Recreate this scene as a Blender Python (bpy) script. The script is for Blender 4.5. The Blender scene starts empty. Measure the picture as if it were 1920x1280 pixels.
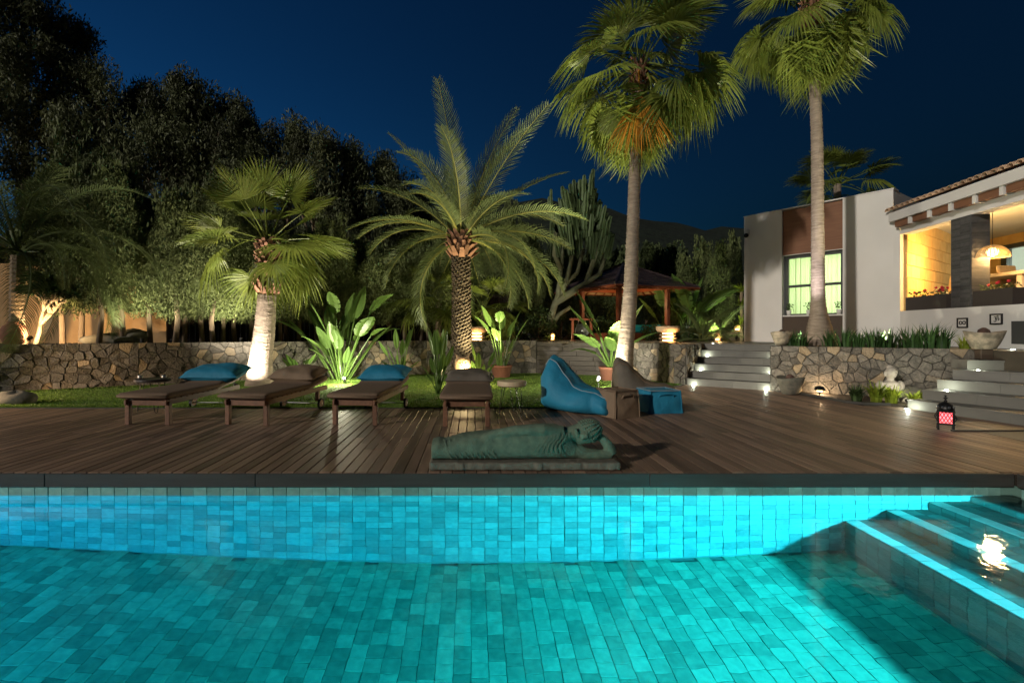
import bpy, math, random
from mathutils import Vector, Matrix, Euler
R = random.Random(11)
S = bpy.context.scene
COL = S.collection
PI = math.pi
# ---------------------------------------------------------------- camera, sky, front fill, exposure
H, F, CU, CV = 1.36, 900.0, 885.0, 620.0
cd = bpy.data.cameras.new('camera'); cam = bpy.data.objects.new('camera', cd); COL.objects.link(cam)
cam.location = (0, 0, H); cam.rotation_euler = (PI/2, 0, 0)
cd.sensor_width = 36; cd.lens = F/1920*36; cd.shift_x = (960-CU)/1920; cd.shift_y = -(640-CV)/1920
cd.clip_start = .05; cd.clip_end = 2000
S.camera = cam
SUN_EL, SUN_AZ = math.radians(-4.3), math.radians(300)
w = bpy.data.worlds.new('World'); S.world = w; w.use_nodes = True
nt = w.node_tree; bg = nt.nodes['Background']
sky = nt.nodes.new('ShaderNodeTexSky'); sky.sky_type = 'NISHITA'; sky.sun_disc = False
sky.sun_elevation = SUN_EL; sky.sun_rotation = SUN_AZ; sky.altitude = 300
mul = nt.nodes.new('ShaderNodeMix'); mul.data_type = 'RGBA'; mul.blend_type = 'MULTIPLY'; mul.inputs[0].default_value = 1
mul.inputs[7].default_value = (.05, .40, .88, 1)
nt.links.new(sky.outputs[0], mul.inputs[6]); nt.links.new(mul.outputs[2], bg.inputs[0])
bg.inputs[1].default_value = 2.05
sl = bpy.data.lights.new('front_fill', 'SUN'); sl.energy = 2.0; sl.angle = math.radians(1.5); sl.color = (1, .91, .79)  # distant fill standing in for an unseen floodlight behind the camera
so = bpy.data.objects.new('front_fill', sl); COL.objects.link(so); so.rotation_euler = Vector((.76, .63, -.30)).to_track_quat('-Z', 'Y').to_euler()
S.view_settings.view_transform = 'Standard'; S.view_settings.look = 'None'; S.view_settings.gamma = 1
S.view_settings.use_curve_mapping = False; S.view_settings.exposure = 0
S.render.engine = 'CYCLES'
S.cycles.use_denoising = True
try: S.cycles.denoiser = 'OPENIMAGEDENOISE'
except Exception: pass
S.cycles.max_bounces = 9; S.cycles.diffuse_bounces = 3; S.cycles.glossy_bounces = 3; S.cycles.transmission_bounces = 6
S.cycles.transparent_max_bounces = 6; S.cycles.sample_clamp_indirect = 3; S.cycles.blur_glossy = .5
S.cycles.use_adaptive_sampling = True; S.cycles.adaptive_threshold = .015

# ---------------------------------------------------------------- helpers
def W(u, v, Y): return Vector(((u-CU)*Y/F, Y, H-(v-CV)*Y/F))          # a point of the place seen at (u, v), Y metres away
def G(u, v, z=0.0):
    Y = (H-z)*F/(v-CV); return Vector(((u-CU)*Y/F, Y, z))
def rnd(a, b): return R.uniform(a, b)
def lerp(a, b, t): return a+(b-a)*t

class MB:
    def __init__(s): s.v = []; s.f = []; s.t = []; s.tint = .5
    def add(s, vs, fs):
        o = len(s.v); s.v.extend([tuple(p) for p in vs])
        s.f.extend([tuple(i+o for i in f) for f in fs]); s.t.extend([s.tint]*len(fs)); return s
    def box(s, c, d, M=None):
        x, y, z = d[0]/2, d[1]/2, d[2]/2
        vs = [Vector((i*x, j*y, k*z)) for i in (-1, 1) for j in (-1, 1) for k in (-1, 1)]
        if M is not None: vs = [M @ p for p in vs]
        vs = [p+Vector(c) for p in vs]
        return s.add(vs, [(0, 1, 3, 2), (4, 6, 7, 5), (0, 4, 5, 1), (2, 3, 7, 6), (0, 2, 6, 4), (1, 5, 7, 3)])
    def cbox(s, c, d, b, M=None):                                      # chamfered box
        h = [d[0]/2, d[1]/2, d[2]/2]; idx = {}; vs = []
        for i in (-1, 1):
            for j in (-1, 1):
                for k in (-1, 1):
                    sg = (i, j, k)
                    for a in range(3):
                        p = [sg[q]*(h[q] if q == a else h[q]-b) for q in range(3)]
                        idx[(i, j, k, a)] = len(vs); vs.append(Vector(p))
        if M is not None: vs = [M @ p for p in vs]
        vs = [p+Vector(c) for p in vs]; fs = []
        for a in range(3):
            o = [q for q in range(3) if q != a]
            for sg in (-1, 1):
                ring = []
                for (p, q) in ((-1, -1), (1, -1), (1, 1), (-1, 1)):
                    t = [0, 0, 0]; t[a] = sg; t[o[0]] = p; t[o[1]] = q; ring.append(idx[(t[0], t[1], t[2], a)])
                fs.append(tuple(ring) if (sg > 0) != (a == 1) else tuple(ring[::-1]))
        for a in range(3):
            o = [q for q in range(3) if q != a]
            for p in (-1, 1):
                for q in (-1, 1):
                    def key(e, ax):
                        t = [0, 0, 0]; t[a] = e; t[o[0]] = p; t[o[1]] = q; return idx[(t[0], t[1], t[2], ax)]
                    fs.append((key(-1, o[0]), key(1, o[0]), key(1, o[1]), key(-1, o[1])))
        for i in (-1, 1):
            for j in (-1, 1):
                for k in (-1, 1): fs.append(tuple(idx[(i, j, k, a)] for a in range(3)))
        return s.add(vs, fs)
    def tube(s, pts, rad, n=8, cap=True, jit=0, rg=R):
        pts = [Vector(p) for p in pts]; m = len(pts)
        if not hasattr(rad, '__len__'): rad = [rad]*m
        vs = []; t0 = (pts[1]-pts[0]).normalized()
        up = Vector((0, 0, 1)) if abs(t0.z) < .9 else Vector((1, 0, 0))
        nrm = t0.cross(up).normalized()
        for i, p in enumerate(pts):
            t = (pts[min(i+1, m-1)]-pts[max(i-1, 0)]).normalized()
            nrm = (nrm-t*nrm.dot(t)).normalized(); bi = t.cross(nrm)
            for k in range(n):
                a = 2*PI*k/n; r = rad[i]*(1+(rg.uniform(-jit, jit) if jit else 0))
                vs.append(p+(nrm*math.cos(a)+bi*math.sin(a))*r)
        fs = [(i*n+k, i*n+(k+1) % n, (i+1)*n+(k+1) % n, (i+1)*n+k) for i in range(m-1) for k in range(n)]
        if cap: fs.append(tuple(range(n))[::-1]); fs.append(tuple((m-1)*n+k for k in range(n)))
        return s.add(vs, fs)
    def lathe(s, prof, n=20, c=(0, 0, 0), cap=True, sx=1, sy=1):
        c = Vector(c); vs = [c+Vector((r*math.cos(2*PI*k/n)*sx, r*math.sin(2*PI*k/n)*sy, z)) for r, z in prof for k in range(n)]
        m = len(prof)
        fs = [(i*n+k, i*n+(k+1) % n, (i+1)*n+(k+1) % n, (i+1)*n+k) for i in range(m-1) for k in range(n)]
        if cap: fs.append(tuple(range(n))[::-1]); fs.append(tuple((m-1)*n+k for k in range(n)))
        return s.add(vs, fs)
    def prism(s, poly, z0, z1):
        n = len(poly)
        area = sum(poly[i][0]*poly[(i+1) % n][1]-poly[(i+1) % n][0]*poly[i][1] for i in range(n))
        if area < 0: poly = poly[::-1]
        vs = [(p[0], p[1], z0) for p in poly]+[(p[0], p[1], z1) for p in poly]
        return s.add(vs, [tuple(range(n))[::-1], tuple(range(n, 2*n))]+[(i, (i+1) % n, n+(i+1) % n, n+i) for i in range(n)])
    def ball(s, c, r, n=10, m=7, M=None, jit=0):
        r = r if hasattr(r, '__len__') else (r, r, r)
        vs = []
        for i in range(m+1):
            th = PI*i/m
            for k in range(n):
                a = 2*PI*k/n; q = 1+(rnd(-jit, jit) if jit else 0)
                p = Vector((r[0]*math.sin(th)*math.cos(a)*q, r[1]*math.sin(th)*math.sin(a)*q, r[2]*math.cos(th)*q))
                vs.append((M @ p if M is not None else p)+Vector(c))
        fs = [((i+1)*n+k, (i+1)*n+(k+1) % n, i*n+(k+1) % n, i*n+k) for i in range(m) for k in range(n)]
        return s.add(vs, fs)
    def wall(s, p, q, z0, z1, t):                                      # a straight wall from p to q, thickness t to the right-hand side
        p = Vector((p[0], p[1])); q = Vector((q[0], q[1])); d = (q-p).normalized(); n = Vector((d.y, -d.x))*t
        return s.prism([tuple(p), tuple(q), tuple(q+n), tuple(p+n)], z0, z1)
    def mesh(s, name, mat, smooth=False):
        me = bpy.data.meshes.new(name); me.from_pydata(s.v, [], s.f)
        a = me.attributes.new('tint', 'FLOAT', 'FACE'); a.data.foreach_set('value', s.t)
        for m in (mat if isinstance(mat, (list, tuple)) else [mat]): me.materials.append(m)
        if smooth: me.polygons.foreach_set('use_smooth', [True]*len(me.polygons))
        me.update(); return me
    def build(s, name, mat, parent=None, smooth=False, loc=None):
        return obj(name, s.mesh(name, mat, smooth), parent, loc)

def obj(name, me, parent=None, loc=None, rot=None, scale=None):
    o = bpy.data.objects.new(name, me); COL.objects.link(o)
    if parent is not None: o.parent = parent
    if loc is not None: o.location = loc
    if rot is not None: o.rotation_euler = rot
    if scale is not None: o.scale = (scale,)*3 if not hasattr(scale, '__len__') else scale
    return o
def tag(o, label=None, cat=None, group=None, kind=None):
    if label: o['label'] = label
    if cat: o['category'] = cat
    if group: o['group'] = group
    if kind: o['kind'] = kind
    return o
def thing(name, label, cat, loc=(0, 0, 0), rz=0, group=None, scale=None):
    return tag(obj(name, None, None, loc, (0, 0, rz), scale), label, cat, group)
def copy_tree(o, parent=None):
    c = o.copy(); COL.objects.link(c)
    if parent is not None: c.parent = parent
    for ch in list(o.children): copy_tree(ch, c)
    return c
LK = 2.5
def lamp(kind, name, loc, energy, color, target=None, size=60, blend=.5, rad=.04, parent=None):
    l = bpy.data.lights.new(name, kind); l.energy = energy*LK; l.color = color
    if kind != 'AREA': l.shadow_soft_size = rad
    else: l.size = rad
    if kind == 'SPOT': l.spot_size = math.radians(size); l.spot_blend = blend
    o = bpy.data.objects.new(name, l); COL.objects.link(o); o.location = loc
    if target is not None: o.rotation_euler = (Vector(target)-Vector(loc)).to_track_quat('-Z', 'Y').to_euler()
    if parent is not None:
        o.parent = parent; o.matrix_parent_inverse = Matrix.Translation(-Vector(parent.location)) if True else None
        o.matrix_parent_inverse = (Matrix.Translation(parent.location) @ parent.rotation_euler.to_matrix().to_4x4()).inverted()
    return o

# ---------------------------------------------------------------- materials
def mat(name, c, c2=None, rough=.7, scale=6, bump=.25, bscale=None, tint=0, spec=.3, metal=0, trans=0, stretch=(1, 1, 1), c3=None, emit=None, wave=None, bdist=.02, pos=(.3, .7), var=0):
    m = bpy.data.materials.new(name); m.use_nodes = True; t = m.node_tree; N = t.nodes; L = t.links
    p = N['Principled BSDF']; p.inputs['Roughness'].default_value = rough; p.inputs['Metallic'].default_value = metal
    p.inputs['Specular IOR Level'].default_value = spec
    tc = N.new('ShaderNodeTexCoord'); mp = N.new('ShaderNodeMapping'); mp.inputs['Scale'].default_value = stretch
    L.new(tc.outputs['Object'], mp.inputs[0]); oi = N.new('ShaderNodeObjectInfo')
    mm = N.new('ShaderNodeMath'); mm.operation = 'MULTIPLY'; mm.inputs[1].default_value = 37; L.new(oi.outputs['Random'], mm.inputs[0])
    def noise(sc, det=6):
        n = N.new('ShaderNodeTexNoise'); n.noise_dimensions = '4D'; n.inputs['Scale'].default_value = sc; n.inputs['Detail'].default_value = det
        L.new(mp.outputs[0], n.inputs['Vector']); L.new(mm.outputs[0], n.inputs['W']); return n
    def mix(kind='MIX', f=None, a=None, b=None):
        x = N.new('ShaderNodeMix'); x.data_type = 'RGBA'; x.blend_type = kind
        for i, q in ((0, f), (6, a), (7, b)):
            if q is None: continue
            if isinstance(q, (tuple, list)): x.inputs[i].default_value = (*q, 1)
            elif isinstance(q, (int, float)): x.inputs[i].default_value = q
            else: L.new(q, x.inputs[i])
        return x.outputs[2]
    col = None
    if c2:
        n = noise(scale); rp = N.new('ShaderNodeMapRange'); rp.inputs[1].default_value = pos[0]; rp.inputs[2].default_value = pos[1]
        L.new(n.outputs['Fac'], rp.inputs[0]); col = mix('MIX', rp.outputs[0], c, c2)
    at = N.new('ShaderNodeAttribute'); at.attribute_name = 'tint'
    if c3:                                                              # piece-to-piece colour: c -> c3 by the piece's own tint
        r3 = N.new('ShaderNodeMapRange'); r3.inputs[1].default_value = .86; r3.inputs[2].default_value = .95
        L.new(at.outputs['Fac'], r3.inputs[0]); col = mix('MIX', r3.outputs[0], col if col else c, c3)
    if tint:
        r2 = N.new('ShaderNodeMapRange'); r2.inputs[3].default_value = 1-tint; r2.inputs[4].default_value = 1+tint
        L.new(at.outputs['Fac'], r2.inputs[0]); cc = N.new('ShaderNodeCombineColor')
        for i in range(3): L.new(r2.outputs[0], cc.inputs[i])
        col = mix('MULTIPLY', 1.0, col if col else c, cc.outputs[0])
    if var:
        r2 = N.new('ShaderNodeMapRange'); r2.inputs[3].default_value = 1-var; r2.inputs[4].default_value = 1+var
        L.new(oi.outputs['Random'], r2.inputs[0]); cc = N.new('ShaderNodeCombineColor')
        for i in range(3): L.new(r2.outputs[0], cc.inputs[i])
        col = mix('MULTIPLY', 1.0, col if col else c, cc.outputs[0])
    if col is not None: L.new(col, p.inputs['Base Color'])
    else: p.inputs['Base Color'].default_value = (*c, 1)
    if bump:
        n = noise(bscale or scale*4, 8); b = N.new('ShaderNodeBump'); b.inputs['Strength'].default_value = bump; b.inputs['Distance'].default_value = bdist
        hgt = n.outputs['Fac']
        if wave:
            wv = N.new('ShaderNodeTexWave'); wv.bands_direction = wave[0]; wv.inputs['Scale'].default_value = wave[1]; wv.inputs['Distortion'].default_value = wave[2]
            wv.inputs['Detail'].default_value = 2; L.new(tc.outputs['Object'], wv.inputs[0])
            ad = N.new('ShaderNodeMath'); L.new(hgt, ad.inputs[0]); L.new(wv.outputs['Fac'], ad.inputs[1]); hgt = ad.outputs[0]
        L.new(hgt, b.inputs['Height']); L.new(b.outputs[0], p.inputs['Normal'])
    if emit: p.inputs['Emission Color'].default_value = (*emit[0], 1); p.inputs['Emission Strength'].default_value = emit[1]
    if trans:
        tr = N.new('ShaderNodeBsdfTranslucent'); mx = N.new('ShaderNodeMixShader'); mx.inputs[0].default_value = trans
        if col is not None: L.new(col, tr.inputs[0])
        else: tr.inputs[0].default_value = (*c, 1)
        L.new(p.outputs[0], mx.inputs[1]); L.new(tr.outputs[0], mx.inputs[2]); L.new(mx.outputs[0], N['Material Output'].inputs[0])
    return m
def glow(name, c, s):
    m = bpy.data.materials.new(name); m.use_nodes = True; p = m.node_tree.nodes['Principled BSDF']
    p.inputs['Base Color'].default_value = (.8, .8, .8, 1); p.inputs['Emission Color'].default_value = (*c, 1); p.inputs['Emission Strength'].default_value = s
    return m
def glass(name, c=(.9, .95, .95), rough=.02):
    m = bpy.data.materials.new(name); m.use_nodes = True; t = m.node_tree
    gl = t.nodes.new('ShaderNodeBsdfGlossy'); gl.inputs['Roughness'].default_value = rough
    tr = t.nodes.new('ShaderNodeBsdfTransparent'); tr.inputs[0].default_value = (*c, 1); mx = t.nodes.new('ShaderNodeMixShader')
    fr = t.nodes.new('ShaderNodeLayerWeight'); fr.inputs[0].default_value = .5; pw = t.nodes.new('ShaderNodeMath'); pw.operation = 'POWER'; pw.inputs[1].default_value = 4
    t.links.new(fr.outputs['Facing'], pw.inputs[0]); ad = t.nodes.new('ShaderNodeMath'); ad.operation = 'MULTIPLY_ADD'; ad.inputs[1].default_value = .7; ad.inputs[2].default_value = .035
    t.links.new(pw.outputs[0], ad.inputs[0]); t.links.new(ad.outputs[0], mx.inputs[0]); t.links.new(tr.outputs[0], mx.inputs[1]); t.links.new(gl.outputs[0], mx.inputs[2])
    t.links.new(mx.outputs[0], t.nodes['Material Output'].inputs[0]); return m

M = dict(
    deck=mat('deck_wood', (.24, .16, .11), (.148, .10, .07), rough=.5, scale=3, bump=.4, bscale=30, tint=.45, stretch=(6, .6, 6), bdist=.004),
    dark=mat('dark_soil', (.02, .017, .014), (.035, .028, .02), rough=.95, scale=5),
    fascia=mat('fascia_wood', (.062, .058, .052), (.042, .04, .036), rough=.4, scale=4, stretch=(.5, 6, 6), bscale=24, bdist=.004),
    tile=mat('pool_tile', (.21, .40, .35), (.14, .30, .27), rough=.5, scale=18, bump=.12, tint=.28, bdist=.005),
    tiles=mat('pool_step_tile_shaded', (.12, .23, .19), (.08, .17, .15), rough=.5, scale=12, bump=.12, tint=.30, bdist=.005),  # darker than the other pool tiles: shade of the steps put into colour
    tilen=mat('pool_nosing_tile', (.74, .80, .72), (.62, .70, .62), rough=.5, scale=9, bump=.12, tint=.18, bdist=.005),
    tilef=mat('pool_floor_tile', (.20, .50, .34), (.11, .33, .23), rough=.5, scale=16, bump=.12, tint=.30, bdist=.005),
    grout=mat('pool_grout', (.14, .27, .23), rough=.9),
    lawn=mat('lawn_turf', (.13, .21, .03), (.09, .16, .025), rough=.9, scale=3, bump=.6, bscale=120),
    grass=mat('grass_blade', (.15, .25, .03), (.10, .19, .03), rough=.6, scale=.8, bump=0, tint=.35, trans=.3),
    earth=mat('earth', (.06, .045, .03), (.035, .028, .02), rough=.95, scale=2.5, bump=.5),
    gravel=mat('gravel', (.16, .13, .085), (.09, .075, .05), rough=.9, scale=30, bump=.8, tint=.4),
    stone=mat('wall_stone', (.20, .18, .15), (.10, .094, .08), rough=.85, scale=13, bump=1, bscale=30, bdist=.035, tint=.36, c3=(.23, .18, .115)),
    mortar=mat('mortar', (.075, .07, .06), rough=.95, bump=.4),
    slab=mat('step_slab', (.15, .147, .13), (.125, .122, .108), rough=.55, scale=4, bump=.06),
    white=mat('white_render', (.62, .61, .585), (.55, .54, .515), rough=.85, scale=.9, bump=.12, bscale=45),
    brown=mat('brown_cladding', (.20, .095, .05), (.15, .07, .038), rough=.6, scale=2, stretch=(1, 1, 14), bump=.15, bdist=.005),
    dbrown=mat('dark_brown_panel', (.055, .038, .026), rough=.6, bump=.05),
    block=mat('sandstone_block', (.66, .43, .16), (.56, .34, .11), rough=.8, scale=5, bump=.2, tint=.16),
    joint=mat('block_joint', (.52, .34, .13), rough=.95),
    rooft=mat('roof_tile', (.55, .38, .25), (.42, .27, .17), rough=.8, scale=9, tint=.25),
    frame=mat('dark_metal_frame', (.05, .055, .055), rough=.4, bump=0),
    metal=mat('black_metal', (.02, .02, .02), rough=.4, bump=0, metal=.6),
    steel=mat('steel', (.55, .55, .53), rough=.3, bump=0, metal=1),
    slate=mat('slate_brick', (.075, .073, .07), (.05, .05, .05), rough=.7, scale=10, tint=.3),
    planter=mat('planter_box', (.04, .033, .03), rough=.5, bump=.05),
    teak=mat('lounger_wood', (.21, .105, .06), (.13, .065, .04), rough=.5, scale=4, stretch=(5, .7, 5), bscale=30, bdist=.004, tint=.2),
    pad=mat('lounger_pad', (.20, .135, .09), (.16, .11, .073), rough=.85, scale=30, bump=.15, bscale=200, bdist=.004),
    blue=mat('blue_canvas', (.02, .22, .36), (.015, .175, .30), rough=.65, scale=4, bump=.55, bscale=9, bdist=.03, spec=.3),
    tan=mat('tan_canvas', (.24, .17, .11), (.19, .135, .09), rough=.8, scale=5, bump=.55, bscale=9, bdist=.03),
    seam=mat('seam_piping', (.22, .30, .34), rough=.8, bump=0),
    grey=mat('grey_canvas', (.14, .12, .095), (.11, .095, .075), rough=.75, scale=4, bump=.55, bscale=9, bdist=.03),
    buddha=mat('weathered_stone', (.14, .195, .135), (.07, .11, .08), rough=.9, scale=14, bump=.7, bscale=60, bdist=.012),  # weathered stone, greened to carry teal light from the pool
    stonebase=mat('stone_base', (.17, .155, .12), (.10, .10, .08), rough=.95, scale=16, bump=.7, bscale=50, bdist=.012),
    bowl=mat('bowl_stone', (.36, .30, .22), (.17, .15, .11), rough=.95, scale=9, bump=.6, bscale=36, pos=(.38, .58)),
    sand=mat('sandstone', (.42, .29, .17), (.30, .20, .115), rough=.9, scale=12, bump=.5, bscale=40),
    bust=mat('pale_statue_stone', (.36, .33, .29), (.28, .25, .21), rough=.9, scale=12, bump=.4),
    terra=mat('terracotta', (.20, .085, .05), (.14, .06, .038), rough=.85, scale=6),
    palmleaf=mat('fan_palm_leaf', (.17, .20, .035), (.115, .16, .028), rough=.42, scale=1.5, bump=0, tint=.35, trans=.3, c3=(.20, .19, .03)),
    dateleaf=mat('date_palm_leaf', (.13, .165, .06), (.10, .135, .045), rough=.45, scale=1.5, bump=0, tint=.3, trans=.22, c3=(.19, .185, .045)),
    darkleaf=mat('dark_palm_leaf', (.11, .14, .05), (.08, .11, .04), rough=.5, scale=1.5, bump=0, tint=.3, trans=.25),
    dead=mat('dry_frond', (.62, .30, .03), (.5, .21, .025), rough=.7, scale=2, bump=0, tint=.3, trans=.3),
    stalk=mat('palm_stalk', (.30, .30, .09), (.22, .22, .06), rough=.5, bump=0),
    bark=mat('palm_bark', (.30, .245, .19), (.16, .125, .095), rough=.9, scale=6, stretch=(1, 1, 5), bump=.8, bscale=18, bdist=.03),
    dbark=mat('date_bark', (.12, .09, .06), (.065, .048, .032), rough=.95, scale=9, bump=1, bscale=16, bdist=.05),
    boot=mat('palm_boot', (.28, .145, .085), (.16, .08, .05), rough=.9, scale=8, bump=.5, tint=.4),
    wood=mat('tree_bark', (.25, .19, .125), (.15, .115, .08), rough=.95, scale=9, stretch=(1, 1, .3), bump=.8),
    pale=mat('pale_bark', (.28, .235, .15), (.18, .15, .10), rough=.8, scale=7, bump=.3),
    cyp=mat('cypress_leaf', (.12, .145, .05), (.08, .105, .036), rough=.7, scale=1.2, bump=0, tint=.5, trans=.15),
    cypd=mat('shaded_cypress_leaf', (.07, .095, .032), (.045, .065, .022), rough=.7, scale=1.2, bump=0, tint=.5, trans=.15),  # cypress leaf darkened, the back row's lack of light put into its colour
    euc=mat('eucalyptus_leaf', (.115, .13, .06), (.07, .085, .04), rough=.6, scale=.4, bump=0, tint=.55, trans=.2),
    bush=mat('shrub_leaf', (.05, .085, .025), (.035, .06, .018), rough=.5, scale=3, bump=0, tint=.5, trans=.2),
    strap=mat('strap_leaf', (.05, .11, .03), (.035, .08, .024), rough=.4, scale=3, bump=0, tint=.4, trans=.2),
    paddle=mat('paddle_leaf', (.12, .20, .045), (.08, .15, .035), rough=.35, scale=2, bump=.1, bscale=20, tint=.3, trans=.35, c3=(.24, .27, .02)),
    fern=mat('bright_fern', (.20, .24, .02), (.13, .19, .02), rough=.45, scale=3, bump=0, tint=.3, trans=.3),
    euph=mat('euphorbia_flesh', (.065, .10, .042), (.045, .07, .03), rough=.6, scale=5, bump=.3),
    euphw=mat('euphorbia_wood', (.24, .25, .16), (.16, .17, .10), rough=.8, scale=5, bump=.4),
    redwood=mat('red_hardwood', (.20, .056, .022), (.14, .038, .015), rough=.45, scale=3, stretch=(4, 4, .6)),
    shingle=mat('dark_shingle', (.05, .035, .035), (.03, .022, .024), rough=.35, scale=10, tint=.4),
    ceilwood=mat('pale_ceiling', (.52, .36, .18), rough=.8, bump=.05),
    ochre=mat('ochre_render', (.52, .34, .17), (.43, .27, .13), rough=.9, scale=1.5, bump=.35, bscale=5, bdist=.06),
    fence=mat('dark_fence', (.028, .021, .016), (.02, .015, .012), rough=.9, scale=3, stretch=(8, 8, .5), tint=.4),
    plank=mat('grey_plank', (.10, .09, .078), (.065, .06, .054), rough=.85, scale=3, stretch=(.6, 6, 6), tint=.35),
    curtain=mat('curtain', (.74, .78, .58), rough=.9, bump=0, trans=.6),
    wicker=mat('wicker', (.50, .33, .14), (.36, .22, .09), rough=.8, scale=40, bump=.6, bscale=80),
    tablew=mat('table_wood', (.58, .46, .30), (.50, .38, .24), rough=.5, scale=4),
    redflower=mat('red_petal', (.5, .02, .03), rough=.6, bump=0),
    cactus=mat('cactus', (.10, .055, .045), (.06, .04, .03), rough=.9, scale=20),
    hill=mat('hill_scrub', (.016, .026, .014), (.010, .017, .009), rough=1, scale=.12, bump=.6, bscale=.5, bdist=2),
    hot=glow('lamp_lens', (1, .93, .78), 40), warm=glow('warm_glow', (1, .62, .24), 9), step=glow('step_lens', (.95, 1, .85), 12),
    red=glow('red_glass', (1, .02, .05), 3.2), pend=glow('pendant_bulb', (1, .66, .30), 9),
    glass=glass('window_glass'),
    door=mat('interior_white', (.75, .75, .7), rough=.8, bump=0),
)

# ---------------------------------------------------------------- pool
WZ, DEP, PY, PX0, PX1 = -.231, 1.49, 4.64, -9.0, 5.21
FZ = WZ-DEP
def mixmesh(name, mt, fn, n=14):
    out = []
    for i in range(n):
        b = MB(); b.tint = (i+.5)/n; fn(b); out.append(b.mesh(name, mt))
    return out
TP = .128
tilemesh = mixmesh('tile', M['tile'], lambda b: b.cbox((0, 0, 0), (TP-.004, TP-.004, .02), .002))
floormesh = mixmesh('tile', M['tilef'], lambda b: b.cbox((0, 0, 0), (TP-.004, TP-.004, .02), .002))
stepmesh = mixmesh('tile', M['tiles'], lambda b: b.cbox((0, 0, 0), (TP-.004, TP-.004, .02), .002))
for L_ in (tilemesh, floormesh): L_ += L_*4; L_ += mixmesh('tile', L_[0].materials[0], lambda b: (setattr(b, 'tint', -.7), b.cbox((0, 0, 0), (TP-.004, TP-.004, .02), .002)), 1)
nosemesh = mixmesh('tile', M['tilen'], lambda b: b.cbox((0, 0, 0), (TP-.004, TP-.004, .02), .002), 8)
def scatter_pieces(items, meshes, name, parent, limit, stuffname, mt):
    """items: (key, matrix, size); the largest in view become parts, the rest one stuff part"""
    items.sort(key=lambda q: q[0]); st = MB()
    for i, (k, mx) in enumerate(items):
        if i < limit:
            o = obj(name, R.choice(meshes), parent); o.matrix_local = mx
        else:
            me = R.choice(meshes); st.tint = me.attributes['tint'].data[0].value
            st.add([mx @ v.co for v in me.vertices], [tuple(p.vertices) for p in me.polygons])
    if st.v: tag(st.build(stuffname, mt, parent), kind='stuff')
def seen_key(p):
    d = p.y; u = CU+F*p.x/max(d, .1); return d if -40 < u < 1960 else d+100
# basin: structure objects carrying their tiles
fl = MB(); fl.box(((PX0+PX1)/2, 2.3, FZ-.06), (PX1-PX0+.4, 5.2, .1)); pf = tag(fl.build('pool_floor', M['grout']), kind='structure')
it = []
for i in range(int((4.9+6.6)/TP)):
    x = -6.6+i*TP; off = R.random()*TP
    for j in range(17):
        y = PY+.02-j*TP-(off if i % 3 else (i % 2)*TP*.5)
        if y < 2.55: continue
        p = Vector((x, y, FZ)); it.append((seen_key(p)+abs(x-.5)*.15, Matrix.Translation((x, y, FZ-.008+rnd(-.0015, .0015))) @ Matrix.Rotation(rnd(-.012, .012), 4, 'Z')))
scatter_pieces(it, floormesh, 'tile', pf, 300, 'tile_field', M['tilef'])
wl = MB(); wl.box(((PX0+PX1)/2, PY+.08, (FZ-.145)/2-.002), (PX1-PX0+.4, .12, FZ*-1-.145))
pw = tag(wl.build('pool_wall', M['grout']), kind='structure')
it = []
for i in range(int((PX1+6.4)/TP)):
    x = -6.4+i*TP+.06
    for j in range(13):
        z = -.145-TP*.5+.004-j*TP+rnd(-.002, .002)
        if z < FZ+.02: continue
        mx = Matrix.Translation((x+rnd(-.002, .002), PY+.012+rnd(-.0015, .0015), z)) @ Matrix.Rotation(PI/2, 4, 'X') @ Matrix.Rotation(rnd(-.01, .01), 4, 'Z')
        it.append((seen_key(Vector((x, PY, z)))+j*.3, mx))
scatter_pieces(it, tilemesh, 'tile', pw, 300, 'tile_field', M['tile'])
nw = MB(); nw.box(((PX0+PX1)/2, .25, (FZ-.145)/2), (PX1-PX0+.4, .2, -FZ-.145)); nw.box((PX0-.1, 2.3, (FZ-.145)/2), (.2, 4.5, -FZ-.145))
nw.box((PX1+.1, 2.3, (FZ-.145)/2), (.2, 4.5, -FZ-.145)); tag(nw.build('pool_side_wall', M['tile']), kind='structure')
# submerged entry steps, tiled
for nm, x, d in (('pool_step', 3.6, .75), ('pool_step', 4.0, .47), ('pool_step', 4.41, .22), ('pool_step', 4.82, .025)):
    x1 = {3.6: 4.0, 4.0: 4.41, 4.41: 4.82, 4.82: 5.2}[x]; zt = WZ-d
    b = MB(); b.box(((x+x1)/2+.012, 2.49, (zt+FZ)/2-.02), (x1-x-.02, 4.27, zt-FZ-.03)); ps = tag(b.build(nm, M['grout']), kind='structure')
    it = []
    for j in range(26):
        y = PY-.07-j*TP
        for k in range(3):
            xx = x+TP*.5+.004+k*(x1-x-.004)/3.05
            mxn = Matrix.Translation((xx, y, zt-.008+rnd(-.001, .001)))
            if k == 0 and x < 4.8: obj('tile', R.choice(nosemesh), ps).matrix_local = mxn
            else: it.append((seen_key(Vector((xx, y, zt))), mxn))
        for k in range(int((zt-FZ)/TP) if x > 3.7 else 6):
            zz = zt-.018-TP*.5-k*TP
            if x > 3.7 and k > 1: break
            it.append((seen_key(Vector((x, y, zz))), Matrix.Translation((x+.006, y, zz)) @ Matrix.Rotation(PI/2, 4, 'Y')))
    scatter_pieces(it, stepmesh, 'tile', ps, 110, 'tile_field', M['tiles'])
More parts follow.
